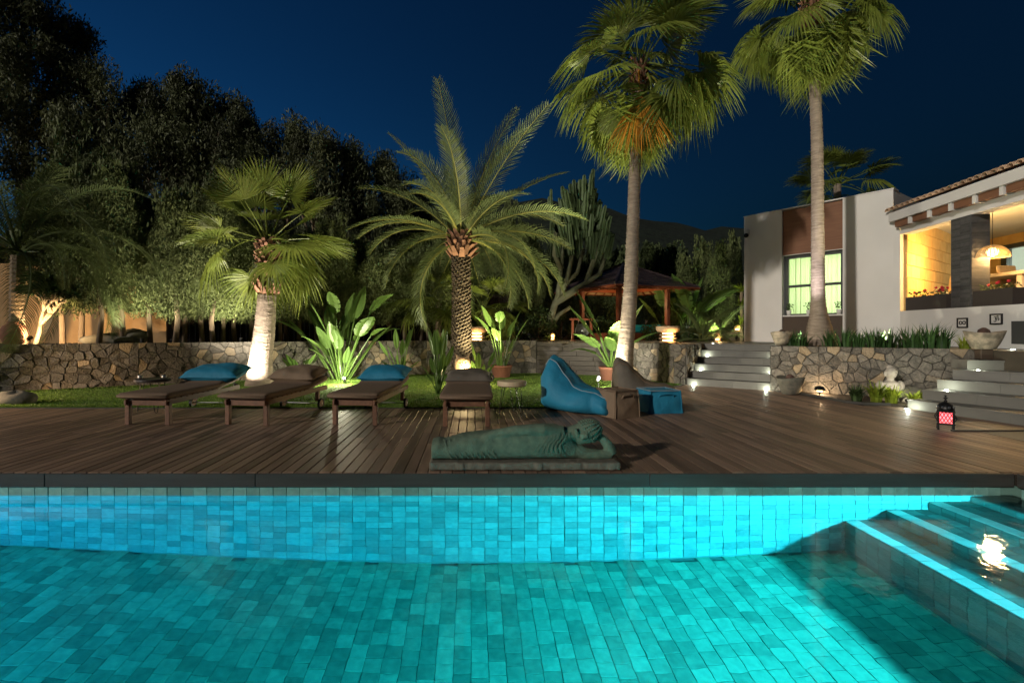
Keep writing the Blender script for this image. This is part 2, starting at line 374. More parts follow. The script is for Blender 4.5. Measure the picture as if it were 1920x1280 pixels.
# water: a closed body with Fresnel reflection, refraction and absorption
wm = bpy.data.materials.new('pool_water'); wm.use_nodes = True; t = wm.node_tree; N = t.nodes; L = t.links
N.remove(N['Principled BSDF']); out = N['Material Output']
gl = N.new('ShaderNodeBsdfGlossy'); gl.inputs['Roughness'].default_value = .03; rf = N.new('ShaderNodeBsdfRefraction'); rf.inputs['IOR'].default_value = 1.33; rf.inputs['Roughness'].default_value = 0
fr = N.new('ShaderNodeFresnel'); fr.inputs[0].default_value = 1.33; mx = N.new('ShaderNodeMixShader')
tc = N.new('ShaderNodeTexCoord'); no = N.new('ShaderNodeTexNoise'); no.inputs['Scale'].default_value = 2.4; no.inputs['Detail'].default_value = 3
bp = N.new('ShaderNodeBump'); bp.inputs['Strength'].default_value = .12; bp.inputs['Distance'].default_value = .03
n2 = N.new('ShaderNodeTexNoise'); n2.inputs['Scale'].default_value = 14; n2.inputs['Detail'].default_value = 3; b2 = N.new('ShaderNodeBump'); b2.inputs['Strength'].default_value = .10; b2.inputs['Distance'].default_value = .012
L.new(tc.outputs['Object'], no.inputs[0]); L.new(no.outputs['Fac'], bp.inputs['Height']); L.new(tc.outputs['Object'], n2.inputs[0]); L.new(n2.outputs['Fac'], b2.inputs['Height']); L.new(bp.outputs[0], b2.inputs['Normal'])
L.new(b2.outputs[0], gl.inputs['Normal']); L.new(bp.outputs[0], rf.inputs['Normal']); L.new(fr.outputs[0], mx.inputs[0]); L.new(rf.outputs[0], mx.inputs[1]); L.new(gl.outputs[0], mx.inputs[2]); L.new(mx.outputs[0], out.inputs['Surface'])
va = N.new('ShaderNodeVolumeAbsorption'); va.inputs['Color'].default_value = (.08, .85, .93, 1); va.inputs['Density'].default_value = .42; L.new(va.outputs[0], out.inputs['Volume'])
wb = MB(); x0, x1, y0, y1, z0, z1 = PX0-.03, PX1+.03, .32, PY+.05, FZ-.05, WZ
wb.add([(x0, y0, z0), (x1, y0, z0), (x1, y1, z0), (x0, y1, z0), (x0, y0, z1), (x1, y0, z1), (x1, y1, z1), (x0, y1, z1)], [(3, 2, 1, 0), (4, 5, 6, 7), (0, 1, 5, 4), (2, 3, 7, 6), (1, 2, 6, 5), (3, 0, 4, 7)])
tag(wb.build('pool_water', wm), kind='structure')
# assumed underwater lamps, out of sight, placed by the light they cast
def pool_lamp(loc, target, e, size, label, col=(.22, .86, 1.0)):
    t = thing('pool_lamp', label, 'pool light', loc)
    d = (Vector(target)-Vector(loc)).normalized(); q = d.to_track_quat('Z', 'Y').to_matrix().to_4x4()
    a = MB(); a.lathe([(.05, -.02), (.09, 0), (.09, .015), (.075, .02)], 16); o = a.build('housing', M['steel'], t); o.matrix_local = q
    b = MB(); b.lathe([(.07, .012), (.06, .024), (.03, .028)], 16); o = b.build('lens', M['hot'], t); o.matrix_local = q
    lamp('SPOT', 'pool_beam', Vector(loc)+d*.06, e, col, target, size, .35, .05, t)
pool_lamp((4.28, .62, WZ-.12), (1.2, 4.64, -1.2), 1650, 165, 'assumed underwater pool light beside the entry steps shining across the pool')
pool_lamp((-5.8, .45, WZ-.6), (-5.2, 4.6, -.8), 420, 95, 'assumed underwater pool light low on the near pool wall', (.1, .6, 1.0))

# ---------------------------------------------------------------- deck
def deck_end(x):
    if x < 1.36: return 8.44
    if x < 5.4: return lerp(8.44, 12.2, (x-1.36)/4.04)
    if x < 6.85: return lerp(12.15, 11.0, (x-5.4)/1.45)
    if x < 7.07: return lerp(10.6, 9.4, (x-6.85)/.22)
    if x < 7.62: return 8.72
    if x < 7.98: return lerp(8.6, 6.9, (x-7.62)/.36)
    return 6.5
db = MB(); db.prism([(-14, 4.66), (8.4, 4.66), (8.4, 7), (7.7, 8.7), (7.0, 9), (7, 11.2), (5.3, 12.4), (1.3, 8.5), (-14, 8.5)], -.14, -.03)
db.prism([(5.26, .3), (8.4, .3), (8.4, 4.65), (5.26, 4.65)], -.14, -.03); db.prism([(-14, -3), (8.4, -3), (8.4, .16), (-14, .16)], -.14, -.03)
deck = tag(db.build('deck', M['dark']), kind='structure')
PIT = .1175; it = []; bm = {}
LEN = (.9, 1.2, 1.5, 1.8, 2.1)
for ln in LEN: bm[ln] = mixmesh('board', M['deck'], lambda b: b.cbox((0, ln/2, 0), (PIT-.009, ln-.004, .024), .003), 12)
items = []; x = -10.0
while x < 8.0:
    y = 4.625; ye = deck_end(x); first = True
    while y < ye-.02:
        ln = R.choice(LEN) if not first else R.choice(LEN[:4]); first = False
        if ye-y < 2.4: ln = min(ye-y, 2.1) if ye-y < 2.1 else (ye-y)/2
        items.append((x, y, ln)); y += ln
    x += PIT
def board_key(q): return seen_key(Vector((q[0], q[1], 0)))
items.sort(key=board_key); st = MB()
for i, (x, y, ln) in enumerate(items):
    l0 = min(LEN, key=lambda a: abs(a-ln)); me = R.choice(bm[l0]); zz = -.014+rnd(-.0015, .0015)
    if i < 300: obj('board', me, deck, (x, y, zz), None, (1, ln/l0, 1))
    else:
        st.tint = me.attributes['tint'].data[0].value; st.cbox((x, y+ln/2, zz), (PIT-.009, ln-.004, .024), .003)
for k in range(60):                                                     # boards beside and in front of the pool
    st.tint = R.random(); xx = 5.27+PIT*.5+k*PIT
    if xx < 8.4: st.cbox((xx, 2.45, -.014), (PIT-.009, 4.3, .024), .003)
for k in range(185):
    st.tint = R.random(); st.cbox((-13.6+k*PIT, -1.4, -.014), (PIT-.009, 3.1, .024), .003)
tag(st.build('board_field', M['deck'], deck), kind='stuff')
fb = MB()
for a, b in ((-9.2, -4.1), (-4.096, -2.08), (-2.076, 1.7), (1.704, 5.2)):
    q = MB(); q.cbox(((a+b)/2, 4.612, -.073), (b-a, .022, .13), .004); q.build('fascia_board', M['fascia'], deck)
q = MB(); q.cbox((5.232, 2.5, -.073), (.022, 4.2, .13), .004); q.build('fascia_board', M['fascia'], deck)
# paved corner on the right
pb = MB(); pb.prism([(6.84, 6.46), (12, 6.52), (12, -2), (6.6, -2), (6.72, 5)], -.02, .004); tag(pb.build('paving', M['slab']), kind='structure')
pb = MB(); pb.box((9.2, 6.5, .012), (5.4, .04, .02)); tag(pb.build('kerb', M['fascia']), kind='structure')

# ---------------------------------------------------------------- terrain, lawn, hill
WALL = [(-16, 7.6), (-10.46, 10.64), (-8.26, 11.9), (-5.88, 13.2), (-3.87, 14.2), (-1.4, 14.9), (2.04, 15.3)]
WALL2 = [(4.35, 14.25), (5.2, 12.32)]
gb = MB(); gb.box((0, 60, -2.1), (400, 400, .2)); tag(gb.build('ground', M['earth']), kind='structure')
SL, SR = Vector((5.4, 12.05)), Vector((6.78, 10.93)); sd = (SR-SL).normalized(); sn = Vector((-sd.y, sd.x))
if sn.y < 0: sn = -sn
TRD = .34
front = [(-30, 2)]+[(x, y+.3) for x, y in WALL]+[(4.45, 14.5), (5.4, 12.55)]
s5l = SL+sn*TRD*5.2; s5r = SR+sn*TRD*5.2
tb = MB(); tb.prism(front+[tuple(s5l), tuple(s5r), (7.05, 11.15), (9.4, 9.3), (9.5, 5), (60, 5), (60, 130), (-60, 130), (-60, 2)], -.3, .995)
tag(tb.build('garden_ground', M['earth']), kind='structure')
lb = MB(); lawnpoly = [(-16, 8.47), (1.36, 8.47), (5.3, 12.15), (4.5, 14.2), (2.1, 15.2)]+[(x, y-.02) for x, y in WALL[::-1]]
lb.prism(lawnpoly, -.1, .012); tag(lb.build('lawn', M['lawn']), kind='structure')
def inside(x, y, poly):
    c = False; n = len(poly); j = n-1
    for i in range(n):
        if (poly[i][1] > y) != (poly[j][1] > y) and x < (poly[j][0]-poly[i][0])*(y-poly[i][1])/(poly[j][1]-poly[i][1])+poly[i][0]: c = not c
        j = i
    return c
g = MB(); n = 0
while n < 70000:
    y = 8.48+6.8*R.random()**1.7; x = rnd(-13, 5.3)
    if not inside(x, y, lawnpoly): continue
    h = rnd(.014, .034); a = R.random()*6.28; c, s_ = math.cos(a)*.006, math.sin(a)*.006; lx, ly = rnd(-.016, .016), rnd(-.016, .016); g.tint = R.random()
    g.add([(x-c, y-s_, .01), (x+c, y+s_, .01), (x+lx, y+ly, .012+h)], [(0, 1, 2)]); n += 1
tag(g.build('grass', M['grass']), kind='stuff')
e = MB(); e.box((-7.4, 8.455, -.006), (17.5, .03, .03)); q = Vector((4.05, 3.75)).normalized()
e.wall((1.36, 8.455), (5.4, 12.13), -.02, .012, .03); tag(e.build('lawn_edge', M['fascia']), kind='structure')
hb = MB(); hv = []; hf = []; NX, NY = 60, 10
for j in range(NY):
    for i in range(NX):
        x = -160+i*7; t = j/(NY-1); ridge = 44-14*abs((x-10)/110)**1.6+3*math.sin(x*.09)+1.6*math.sin(x*.31+1)
        if x > 0: ridge = 45-.11*x+2*math.sin(x*.07)+.8*math.sin(x*.33)
        hv.append((x, 60+90*t, -2+max(3, ridge)*t**.8+(rnd(-.8, .8) if j else 0)))
hb.add(hv, [(j*NX+i, j*NX+i+1, (j+1)*NX+i+1, (j+1)*NX+i) for j in range(NY-1) for i in range(NX-1)])
tag(hb.build('hill', M['hill'], None, True), kind='structure')

# ---------------------------------------------------------------- rubble walls, each stone its own part
def clip(poly, px, py, nx, ny):
    out = []
    for i in range(len(poly)):
        a, b = poly[i], poly[(i+1) % len(poly)]; da = (a[0]-px)*nx+(a[1]-py)*ny; d2 = (b[0]-px)*nx+(b[1]-py)*ny
        if da <= 0: out.append(a)
        if da*d2 < 0:
            t = da/(da-d2); out.append((a[0]+(b[0]-a[0])*t, a[1]+(b[1]-a[1])*t))
    return out
def voronoi(Ln, Ht, sx, sy):
    seeds = []; ny = max(1, round(Ht/sy)); nx_ = max(1, round(Ln/sx))
    for j in range(ny):
        for i in range(nx_): seeds.append(((i+.5+(j % 2)*.35+rnd(-.55, .55))*Ln/nx_, (j+.5+rnd(-.45, .45))*Ht/ny))
    seeds = [(x % Ln, y) for x, y in seeds]; cells = []
    for a in seeds:
        poly = [(max(0, a[0]-1), 0), (min(Ln, a[0]+1), 0), (min(Ln, a[0]+1), Ht), (max(0, a[0]-1), Ht)]
        for b in seeds:
            if b is a or abs(b[0]-a[0]) > 1.2: continue
            dx, dy = b[0]-a[0], b[1]-a[1]; poly = clip(poly, (a[0]+b[0])/2, (a[1]+b[1])/2, dx, dy)
            if len(poly) < 3: break
        if len(poly) >= 3: cells.append(poly)
    return cells
def stone_wall(label, path, z0, z1, sx=.215, sy=.17, name='stone_wall', thick=.32, first=300, ext=.02):
    root = thing(name, label, 'wall'); path = [Vector(p) for p in path]; core = MB(); parts = []
    for a, b in zip(path, path[1:]):
        d = (b-a); Ln = d.length; d.normalize(); n = Vector((d.y, -d.x))                # n faces the viewer when path runs left to right
        core.prism([tuple(a-d*ext), tuple(b+d*ext), tuple(b-n*thick+d*ext), tuple(a-n*thick-d*ext)], z0-.1, z1-.012)
        for poly in voronoi(Ln, z1-z0, sx, sy):
            cx = sum(p[0] for p in poly)/len(poly); cy = sum(p[1] for p in poly)/len(poly)
            out = rnd(.012, .05); tx, ty = rnd(-.13, .13), rnd(-.13, .13); m = len(poly)
            def P(p, k, o):
                dx, dy = p[0]-cx, p[1]-cy; q = math.hypot(dx, dy)+1e-6; sc = max(.25, (q-k)/q)
                ww = a+d*(cx+dx*sc)+n*(o+(dx*tx+dy*ty if o > .005 else 0)); return (ww.x, ww.y, z0+cy+dy*sc)
            bb = MB(); bb.tint = R.random()
            bb.add([P(p, .002, -.05) for p in poly]+[P(p, .003+rnd(0, .012), out*.75+rnd(-.008, .008)) for p in poly]+[P(p, .010+rnd(0, .016), out+rnd(-.012, .012)) for p in poly],
                   [(i, (i+1) % m, m+(i+1) % m, m+i) for i in range(m)]+[(m+i, m+(i+1) % m, 2*m+(i+1) % m, 2*m+i) for i in range(m)]+[tuple(range(2*m, 3*m))])
            parts.append((seen_key(Vector(((a+d*cx).x, (a+d*cx).y, 0))), bb))
    core.build('mortar_core', M['mortar'], root); parts.sort(key=lambda q: q[0]); st = MB()
    for i, (k, bb) in enumerate(parts):
        if i < first: bb.build('stone', M['stone'], root)
        else:
            o = len(st.v); st.v += bb.v; st.f += [tuple(q+o for q in f) for f in bb.f]; st.t += bb.t
    if st.v: tag(st.build('stone_field', M['stone'], root), kind='stuff')
    return root
stone_wall('long curved rubble stone retaining wall behind the lawn and loungers', WALL, 0, 1.06)
stone_wall('short rubble stone wall between the tall palm and the left stairs', WALL2, 0, 1.03, .19, .16)
stone_wall('rubble stone planter wall between the two staircases', [(6.8, 10.92), (7.5, 10.38), (9.42, 8.95)], 0, 1.02, .20, .155)
stone_wall('narrow stone cheek wall on the left side of the left stairs', [(5.19, 12.33), (5.40, 12.12), (6.5, 13.48)], 0, 1.02, .17, .15, thick=.18, ext=-.07)
# grey plank retaining wall between the stone walls
root = thing('plank_wall', 'grey timber plank retaining wall behind the blue beanbag', 'wall')
a, b = Vector((2.08, 15.3)), Vector((4.33, 14.3)); d = (b-a).normalized(); n = Vector((d.y, -d.x)); Ln = (b-a).length
c = MB(); c.prism([tuple(a), tuple(b), tuple(b-n*.25), tuple(a-n*.25)], -.1, .98); c.build('backing', M['dark'], root)
ang = math.atan2(d.y, d.x)
for j in range(7):
    s0 = 0
    while s0 < Ln-.05:
        ln = min(rnd(.5, 1.3), Ln-s0); q = MB(); q.tint = R.random(); p = a+d*(s0+ln/2)+n*.02
        q.cbox((p.x, p.y, .075+j*.145), (ln-.006, .045+rnd(0, .012), .138), .006, Matrix.Rotation(ang, 3, 'Z')); q.build('plank', M['plank'], root); s0 += ln

# ---------------------------------------------------------------- stairs and platform
root = thing('staircase', 'pale stone staircase left of the planter wall, six low steps', 'stairs', group='staircases')
for k in range(6):
    o = sn*TRD*k; Lw = (SR+sd*.25-SL).length; m_ = 4
    b = MB(); p, q = SL+o, SR+sd*.25+o; e2 = sn*(TRD*(6-k)+.3)
    for i in range(m_):
        p1 = p+sd*(Lw*i/m_+.001); p2 = p+sd*(Lw*(i+1)/m_-.001); nose = sn*.012
        b.prism([tuple(p1+nose), tuple(p2+nose), tuple(p2+e2), tuple(p1+e2)], k/6-.02 if k else -.1, (k+1)/6-.03)
        b.prism([tuple(p1), tuple(p2), tuple(p2+e2), tuple(p1+e2)], (k+1)/6-.03, (k+1)/6+.001*k)
    b.build('step', M['slab'], root)
pb = MB(); pb.prism([tuple(SL+sn*1.72), tuple(SR+sn*1.72+sd*.2), (7.9, 12.3), (10.6, 13.0), (9.0, 16.2), (8.3, 17.5), (6.2, 14.2)], .9, 1.004); tag(pb.build('terrace', M['slab']), kind='structure')
pb = MB(); pb.prism([(9.5, 8.95), (9.55, 9.1), (11.2, 12.9), (13, 12), (13, 4), (11, 4)], .9, 1.003); tag(pb.build('terrace', M['slab']), kind='structure')
root = thing('staircase', 'grey stone fan shaped staircase rising at the right edge by the low white wall', 'stairs', group='staircases')
Lc = [(7.65, 8.44), (7.93, 8.46), (8.29, 8.56), (8.61, 8.60), (8.94, 8.66), (9.44, 8.85)]
Rc = [(7.92, 6.89), (8.43, 7.27), (8.85, 7.60), (9.22, 7.92), (9.75, 8.36), (10.6, 8.78)]
EX = [1.8, 2.2, 2.8, 3, 3, 2.4]
for k in range(6):
    l = Vector(Lc[k]); r = Vector(Rc[k]); d = (r-l).normalized(); b = MB(); ln = (r-l).length*EX[k]; m_ = 4
    nn = Vector((-d.y, d.x)); nn = nn if nn.dot(Vector((1, 1))) > 0 else -nn
    for i in range(m_):
        p1 = l+d*(ln*i/m_+.001); p2 = l+d*(ln*(i+1)/m_-.001); e2 = nn*(1.5-.1*k)
        b.prism([tuple(p1+nn*.012), tuple(p2+nn*.012), tuple(p2+e2), tuple(p1+e2)], k/6-.01 if k else -.1, (k+1)/6-.03)
        b.prism([tuple(p1), tuple(p2), tuple(p2+e2), tuple(p1+e2)], (k+1)/6-.03, (k+1)/6-.002*(5-k))
    b.build('step', M['slab'], root)
# recessed lights on the stairs and deck
def recessed(x, y, z, label, toward, e=6):
    t = thing('recessed_light', label, 'recessed light', (x, y, z), group='recessed stair lights')
    a = MB(); a.lathe([(.042, -.01), (.042, .004), (.03, .006)], 14, cap=False); a.build('rim', M['steel'], t)
    b = MB(); b.lathe([(.031, -.004), (.022, .010), (.004, .013)], 14); b.build('lens', M['step'], t)
    lamp('POINT', 'recessed_beam', (x+toward[0]*.03, y+toward[1]*.03, z+.03), e, (.93, 1, .80), None, rad=.02, parent=t)
tv = (sn.x, sn.y)
for i, (k, nm) in enumerate(((0, 'at the foot'), (2, 'on the second tread'), (4, 'on the fourth tread'), (6, 'on the landing'))):
    kk = max(0, k-.0); zz = k/6+.004
    pL = SL+sn*(TRD*k-.09)+sd*.16; pR = SR+sn*(TRD*k-.09)-sd*.06
    recessed(pL.x, pL.y, zz, f'small recessed light {nm} of the left stairs, beside the stone cheek', tv, 1.3 if k < 6 else .4)
    recessed(pR.x, pR.y, zz, f'small recessed light {nm} of the left stairs, beside the planter wall', tv, 1.3 if k < 6 else .4)
for (x, y, z, tw, nm) in ((7.53, 8.32, .004, (.9, 0), 'on the deck at the corner of the right stairs'), (8.20, 8.30, .334, (.7, .7), 'on the second tread of the right stairs'),
                        (8.86, 8.40, .666, (.5, .8), 'on the fourth tread of the right stairs'), (10.1, 8.95, 1.006, (0, 1), 'on the upper landing of the right stairs')):
    recessed(x, y, z, f'small recessed light {nm}', tw, 1.9 if z < .9 else .8)

# ---------------------------------------------------------------- house
house = thing('house', 'white flat roofed house with a lit window and an open porch under a tiled eave', 'house')
A, B = Vector((9.07, 16.0)), Vector((11.31, 12.68)); hd = (B-A).normalized(); hn = Vector((hd.y, -hd.x))
if hn.x > 0: hn = -hn                                                   # outward, towards the garden
hi = -hn
def HS(u):                                                              # distance along the tower front of picture column u
    k = (u-CU)/F; return ((k*A.y-A.x)/(hd.x-k*hd.y))
s1, s2, s3, s4 = HS(1466), HS(1580), HS(1675), (B-A).length
TOP, TH = 5.13, .35
def hw(name, m, sa, sb, z0, z1, off=0, th=TH, parent=house):
    b = MB(); p, q = A+hd*sa+hi*off, A+hd*sb+hi*off
    b.prism([tuple(p), tuple(q), tuple(q+hi*th), tuple(p+hi*th)], z0, z1); return b.build(name, m, parent)
hw('wall', M['white'], 0, s1, .95, TOP); hw('wall', M['white'], s2, s3, .95, TOP); hw('wall', M['white'], s3, s4, .95, 4.46)
hw('cladding_panel', M['brown'], s1+.002, s2-.002, 3.72, TOP-.03, .06, .27); hw('base_panel', M['dbrown'], s1+.002, s2-.002, .95, 1.82, .05, .27)
hw('lintel_reveal', M['white'], s1+.002, s2-.002, 3.70, 3.718, .05, .28)
b = MB()                                                                # side and rear walls, flat roof
for p, q in ((A+hi*TH, A+hi*7), (A+hd*s3+hi*TH, A+hd*s3+hi*7)):
    dd = (q-p).normalized(); nn = hd*.25*(1 if (p-A).length < 1 else -1); b.prism([tuple(p), tuple(q), tuple(q+nn), tuple(p+nn)], .95, TOP)
b.prism([tuple(A+hi*TH+hd*.26), tuple(A+hi*TH+hd*(s3-.26)), tuple(A+hi*6.9+hd*(s3-.26)), tuple(A+hi*6.9+hd*.26)], 4.7, 4.9)
b.prism([tuple(A+hi*3.6+hd*.26), tuple(A+hi*3.6+hd*(s3-.26)), tuple(A+hi*3.8+hd*(s3-.26)), tuple(A+hi*3.8+hd*.26)], .95, 4.7)
b.build('wall', M['white'], house)
cp = MB(); p, q = A-hd*.015-hi*.015, A+hd*(s3+.015)-hi*.015
cp.prism([tuple(p), tuple(q), tuple(q+hi*.40), tuple(p+hi*.40)], TOP+.001, TOP+.035); cp.build('coping', M['white'], house)
# window: frame, panes, curtain with real folds, lit room behind
win = hw('window', M['frame'], s1+.004, s1+.11, 1.84, 3.70, .16, .07)
for (sa, sb, z0, z1) in ((s2-.10, s2-.004, 1.84, 3.70), (s1+.11, s2-.10, 3.60, 3.70), (s1+.11, s2-.10, 1.84, 1.885), (s1+.11, s2-.10, 2.70, 2.78)):
    hw('frame_bar', M['frame'], sa, sb, z0, z1, .162, .066, win)
hw('pane', M['glass'], s1+.11, s2-.10, 1.886, 2.70, .19, .008, win); hw('pane', M['glass'], s1+.11, s2-.10, 2.78, 3.60, .19, .008, win)
hw('sill', M['white'], s1+.004, s2-.004, 1.80, 1.838, .02, .32, win)
b = MB(); n = 150; vs = []
for i in range(n+1):
    s = lerp(s1+.02, s2-.02, i/n); f = .028*math.sin(s*46+1.4*math.sin(s*7))+.016*math.sin(s*111+2*math.sin(s*13)); p = A+hd*s+hi*(.42+f)
    p2 = A+hd*s+hi*(.42+f*1.5)
    vs += [(p2.x, p2.y, 1.80), (p.x, p.y, 3.75)]
b.add(vs, [(2*i, 2*i+2, 2*i+3, 2*i+1) for i in range(n)]); tag(b.build('curtain', M['curtain'], house, True), 'pleated pale green curtain drawn across the lit window')
for i, s in enumerate((.3, .5, .72)):
    p = A+hd*lerp(s1, s2, s)+hi*1.9; lamp('POINT', 'room_light', (p.x, p.y, 3.3 if i % 2 else 2.5), 40, (.86, 1, .56), None, rad=.25)
for i, (u, nm) in enumerate(((1477, 'left'), (1514, 'middle, half hidden behind the palm trunk'), (1571, 'right'))):
    s = HS(u); p = A+hd*s+hi*.085; t = thing('potted_plant', f'small pot plant on the window sill, {nm} of three', 'potted plant', (p.x, p.y, 1.839), group='sill pots')
    b = MB(); b.lathe([(.05, 0), (.07, .15), (.062, .15), (.055, .13)], 12); b.build('pot', M['white'], t, True)
    b = MB()
    for k in range(46):
        a = R.random()*6.28; r = .12*R.random(); c = Vector((math.cos(a)*r, math.sin(a)*r, .17+.2*R.random())); q = Euler((rnd(-1, 1), rnd(-1, 1), rnd(0, 6))).to_matrix(); b.tint = R.random()
        b.add([c+q @ Vector(z) for z in ((-.035, 0, 0), (0, -.02, 0), (.04, 0, .01), (0, .02, 0))], [(0, 1, 2, 3)])
    b.build('foliage', M['bush'], t)
# security camera on the corner
p = A+hd*.12-hi*.01; t = thing('security_camera', 'small dome security camera high on the white house corner', 'camera', (p.x, p.y, 4.55))
b = MB(); b.cbox((hn.x*.03, hn.y*.03, .08), (.10, .10, .14), .01); b.build('bracket', M['white'], t)
b = MB(); b.ball((hn.x*.10, hn.y*.10, -.05), .075, 14, 8); b.build('dome', M['metal'], t, True)
# porch
pd_ = Vector((-.183, -1)).normalized(); pn = Vector((-1, .183)).normalized(); pi_ = -pn; PF = B.copy(); PL = 9.0
FLZ, LZ = 1.80, 1.88
def pw_(name, m, sa, sb, z0, z1, off=0, th=.25, parent=house):
    b = MB(); p, q = PF+pd_*sa+pi_*off, PF+pd_*sb+pi_*off
    b.prism([tuple(p), tuple(q), tuple(q+pi_*th), tuple(p+pi_*th)], z0, z1); return b.build(name, m, parent)
def PS(u):
    k = (u-CU)/F; return (k*PF.y-PF.x)/(pd_.x-k*pd_.y)
pw_('wall', M['white'], .002, PL, .95, LZ, 0, .3); pw_('lintel', M['white'], .002, PL, 3.9, 4.10, .004, .3)
b = MB(); b.prism([tuple(PF+pi_*.3), tuple(PF+pd_*PL+pi_*.3), tuple(PF+pd_*PL+pi_*9), tuple(PF+pi_*9)], 1.6, FLZ); b.build('porch_floor', M['slab'], house)
# end wall (sandstone blocks) and back wall
E0 = PF+pi_*.02+pd_*.03+Vector((1.48, 1)).normalized()*.32; ed = Vector((1.48, 1)).normalized(); E1 = E0+ed*7.1; bd = pd_; E2 = E1+bd*9
def blockwall(name, p, q, z0, z1, n, bw=.75, bh=.33, skip=None):
    b = MB(); b.prism([tuple(p), tuple(q), tuple(q-n*.2), tuple(p-n*.2)], z0, z1); root = b.build(name, M['joint'], house)
    d = (q-p).normalized(); Ln = (q-p).length; vs = MB(); ms = mixmesh('block', M['block'], lambda c: c.cbox((0, 0, 0), (bw-.012, .04, bh-.012), .006), 8)
    ang = math.atan2(d.y, d.x); j = 0; cnt = 0
    while z0+j*bh < z1-.02:
        s = -(j % 2)*bw*.5
        while s < Ln-.05:
            c0 = max(s, 0); c1 = min(s+bw, Ln); zz0 = z0+j*bh; zz1 = min(z1, zz0+bh)
            if c1-c0 > .06 and not (skip and skip[0] < (c0+c1)/2 < skip[1] and zz0+.1 < skip[2]):
                w_ = p+d*((c0+c1)/2)+n*.012
                o = obj('block', R.choice(ms), root, (w_.x, w_.y, (zz0+zz1)/2), (0, 0, ang), ((c1-c0)/bw, 1, (zz1-zz0)/bh)); cnt += 1
            s += bw
        j += 1
    return root
en = Vector((ed.y, -ed.x)); en = en if en.y < 0 else -en
dsk = ((16.6-E0.x)*0+5.0, 5.75)
blockwall('end_wall', E0, E1, FLZ+.002, 4.5, en, skip=(5.0, 5.75, 4.0)); bn = pn
bu = lambda k: None
# where the back wall is cut by the sliding door
def on_line(p, d, u):
    k = (u-CU)/F; return (k*p.y-p.x)/(d.x-k*d.y)
sdoor = on_line(E1, bd, 1880)
blockwall('back_wall', E1, E1+bd*(sdoor), FLZ+.002, 4.5, bn); blockwall('back_wall', E1+bd*(sdoor+.001), E1+bd*9, 4.12, 4.5, bn)
# dark framed opening in the end wall
p = E0+ed*5.02+en*.01; q = E0+ed*5.73+en*.01
b = MB()
for (a0, a1, z0, z1) in ((0, .09, 1.81, 4.0), (.62, .71, 1.81, 4.0), (.09, .62, 3.9, 4.0)):
    b.prism([tuple(p+ed*a0), tuple(p+ed*a1), tuple(p+ed*a1+en*.06), tuple(p+ed*a0+en*.06)], z0, z1)
dr = b.build('door', M['frame'], house); b = MB(); b.prism([tuple(p+ed*.09+en*.02), tuple(p+ed*.62+en*.02), tuple(p+ed*.62+en*.028), tuple(p+ed*.09+en*.028)], 1.81, 3.9); b.build('pane', mat('dark_glass', (.05, .06, .04), rough=.05, bump=0, spec=.8), dr)
# sliding glass door with the lit room behind
p = E1+bd*sdoor; b = MB()
for (a0, a1, z0, z1) in ((0, .2, 1.805, 4.12), (.2, 4.2, 3.98, 4.12), (2.1, 2.2, 1.805, 3.98)):
    b.prism([tuple(p+bd*a0+bn*.05), tuple(p+bd*a1+bn*.05), tuple(p+bd*a1-bn*.1), tuple(p+bd*a0-bn*.1)], z0, z1)
sdr = b.build('sliding_door', M['frame'], house); b = MB(); b.prism([tuple(p+bd*.2), tuple(p+bd*4.2), tuple(p+bd*4.2-bn*.01), tuple(p+bd*.2-bn*.01)], 1.805, 3.98); b.build('pane', M['glass'], sdr)
b = MB(); b.prism([tuple(p-bn*3+bd*-1), tuple(p-bn*3+bd*6), tuple(p-bn*3.2+bd*6), tuple(p-bn*3.2+bd*-1)], 1.6, 4.6); b.prism([tuple(p-bn*.2-bd*1), tuple(p-bn*3.2-bd*1), tuple(p-bn*3.2-bd*1.2), tuple(p-bn*.2-bd*1.2)], 1.6, 4.6); b.build('room_wall', M['door'], house)
w_ = p-bn*1.6+bd*1.6; lamp('POINT', 'room_light', (w_.x, w_.y, 3.5), 70, (.9, 1, .85), None, rad=.2)
b = MB(); b.prism([tuple(PF+pi_*.31), tuple(PF+pd_*PL+pi_*.31), tuple(PF+pd_*PL+pi_*14), tuple(E1+ed*6-en*.1), tuple(E0-en*.1), tuple(PF+pi_*.31)], 4.42, 4.5); b.build('ceiling', M['white'], house)
# post
sa, sb = PS(1784), PS(1821); po = pw_('post', M['slate'], sa, sb, LZ+.002, 3.898, -.01, .36)
p0 = PF+pd_*((sa+sb)/2)-pi_*.0; pang = math.atan2(pd_.y, pd_.x); nb = 0
bmeshes = mixmesh('brick', M['slate'], lambda c: c.cbox((0, 0, 0), (.25, .012, .05), .003), 6)
for j in range(37):
    z = LZ+.03+j*.0545
    for k in range(2):
        w_ = PF+pd_*lerp(sa, sb, .27+.46*k)+pn*.014; obj('brick', R.choice(bmeshes), po, (w_.x, w_.y, z), (0, 0, pang), ((sb-sa)*.46/.25, 1, 1))
    w_ = PF+pd_*(sb+.006)+pi_*.17; obj('brick', R.choice(bmeshes), po, (w_.x, w_.y, z), (0, 0, pang+PI/2), (1.36, 1, 1))
